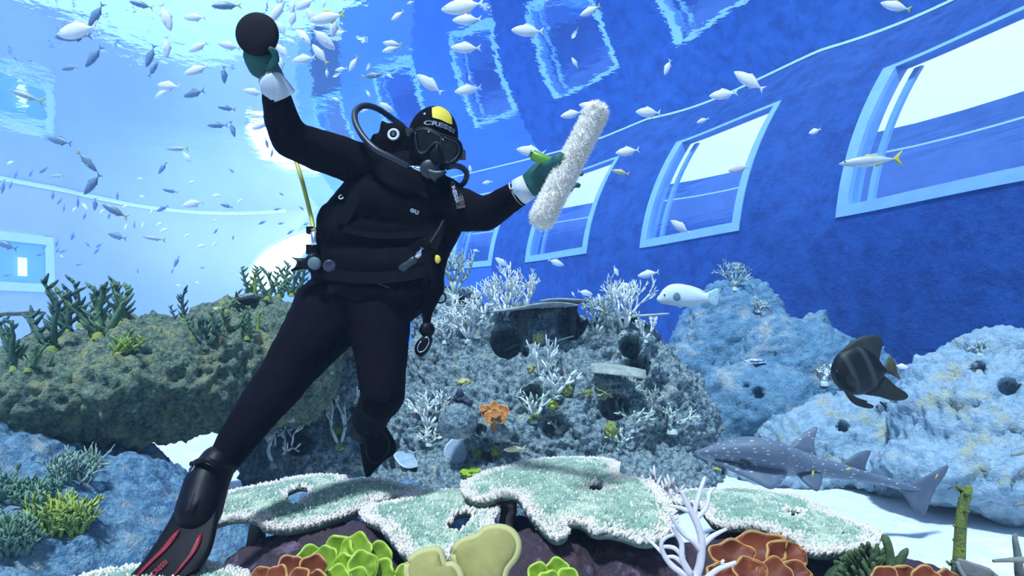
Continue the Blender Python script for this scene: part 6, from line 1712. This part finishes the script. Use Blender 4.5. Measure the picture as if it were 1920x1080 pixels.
SMALL = {
 'along the far joint line': [(20, 305, 15, 200, 's'), (30, 327, 15, 250, 'b'), (58, 325, 15, 240, 'b'), (82, 319, 20, 215, 'b'), (6, 350, 26, 260, 'b'), (20, 347, 15, 250, 'b'), (99, 366, 16, 265, 'b'), (112, 377, 15, 230, 'b'), (120, 390, 15, 265, 'b'), (146, 378, 22, 268, 'b'), (158, 386, 18, 310, 's'), (178, 383, 23, 268, 'b'), (159, 404, 15, 250, 'b'), (140, 392, 13, 230, 's'), (192, 396, 13, 220, 's'), (205, 404, 14, 250, 'b'), (220, 367, 14, 265, 'b'), (235, 387, 13, 200, 's'), (284, 397, 13, 260, 's'), (267, 369, 11, 160, 's'), (305, 391, 24, 205, 'b'), (360, 341, 12, 190, 's'), (263, 335, 10, 180, 's')],
 'above the green corals': [(299, 420, 15, 205, 's'), (308, 431, 17, 200, 's'), (268, 422, 13, 255, 's'), (252, 421, 14, 268, 'b'), (236, 425, 14, 250, 's'), (136, 443, 16, 255, 'b'), (351, 441, 13, 210, 's'), (378, 461, 18, 190, 's'), (14, 516, 16, 185, 'b'), (83, 463, 12, 210, 'b'), (75, 477, 16, 200, 'b'), (107, 456, 15, 250, 'b'), (108, 469, 12, 240, 'b'), (118, 471, 16, 195, 'b'), (116, 481, 9, 160, 's'), (148, 496, 13, 190, 'b'), (165, 459, 13, 130, 'b'), (186, 460, 15, 210, 'b'), (182, 470, 16, 230, 'b'), (331, 491, 22, 245, 'b'), (323, 508, 10, 245, 'b'), (380, 502, 10, 185, 'b'), (258, 508, 10, 280, 'b'), (335, 535, 10, 170, 's'), (370, 530, 10, 170, 's'), (90, 537, 12, 180, 's'), (128, 545, 10, 180, 's')],
 'near the bright reflection': [(500, 268, 20, 285, 'b'), (510, 286, 18, 260, 'b'), (525, 279, 20, 190, 'b'), (434, 320, 12, 320, 'b'), (407, 367, 18, 182, 's'), (425, 386, 23, 165, 'b'), (450, 377, 15, 215, 's'), (492, 417, 16, 205, 'b'), (545, 435, 15, 215, 'b'), (527, 419, 12, 190, 'b'), (520, 392, 14, 190, 'b'), (528, 364, 10, 150, 'b'), (565, 390, 12, 320, 'b'), (437, 445, 10, 260, 'b'), (405, 433, 13, 235, 'b'), (403, 457, 13, 220, 's'), (574, 420, 11, 200, 'b'), (404, 413, 11, 180, 's')],
 'around the diver head': [(640, 130, 22, 190, 's'), (613, 136, 16, 272, 's'), (607, 6, 16, 265, 's'), (731, 143, 15, 150, 's'), (690, 175, 15, 300, 's'), (631, 187, 16, 150, 's'), (680, 207, 20, 185, 's'), (880, 208, 13, 268, 's'), (914, 342, 18, 190, 's'), (882, 318, 16, 100, 's'), (893, 470, 12, 170, 's'), (870, 405, 22, 180, 's'), (770, 5, 14, 200, 's')],
 'by the deep blue wall': [(1318, 226, 23, 200, 's'), (1487, 255, 20, 190, 'd'), (1528, 246, 23, 200, 'd'), (1155, 508, 20, 295, 's'), (1075, 552, 11, 120, 's'), (1078, 118, 22, 120, 'y')],
}
WORDS = 'first second third fourth fifth sixth seventh eighth ninth tenth eleventh twelfth thirteenth fourteenth fifteenth sixteenth seventeenth eighteenth nineteenth twentieth'.split()
WORDS += ['twenty-' + w_ for w_ in WORDS[:9]]
for lab, L_ in SMALL.items():
    for i, (px, py, ln, an, kd) in enumerate(sorted(L_)):
        col = 'slate' if kd == 'b' else 'silver'
        pose = 'nose down' if 215 < an < 325 else 'nose up' if 35 < an < 145 else 'swimming level'
        fish(px, py, ln, an, kd, '%s from the left of the tiny fish %s, %s, %s' % (WORDS[i], lab, col, pose), 'tiny fish ' + lab)
# ------------------------------------------------------------------ the water itself: a thin blue haze that fills the tank
m = bpy.data.materials.new('blue_water'); m.use_nodes = True
nt = m.node_tree; N = nt.nodes; L = nt.links
N.remove(N['Principled BSDF'])
vs = N.new('ShaderNodeVolumeScatter'); vs.inputs['Color'].default_value = (0.42, 0.72, 1.0, 1); vs.inputs['Density'].default_value = 0.0065; vs.inputs['Anisotropy'].default_value = 0.25
va = N.new('ShaderNodeVolumeAbsorption'); va.inputs['Color'].default_value = (0.42, 0.68, 1.0, 1); va.inputs['Density'].default_value = 0.06
ad = N.new('ShaderNodeAddShader')
L.new(vs.outputs['Volume'], ad.inputs[0]); L.new(va.outputs['Volume'], ad.inputs[1]); L.new(ad.outputs['Shader'], N['Material Output'].inputs['Volume'])
S = Soup(); S.box((-7.5, 14.5, (WATER_Z + .05 - 1) / 2), (21, 17, (WATER_Z + .05 + 1) / 2))
wb = S.obj('water', m, smooth=False)
tag(wb, 'clear blue water filling the whole tank', kind='structure')
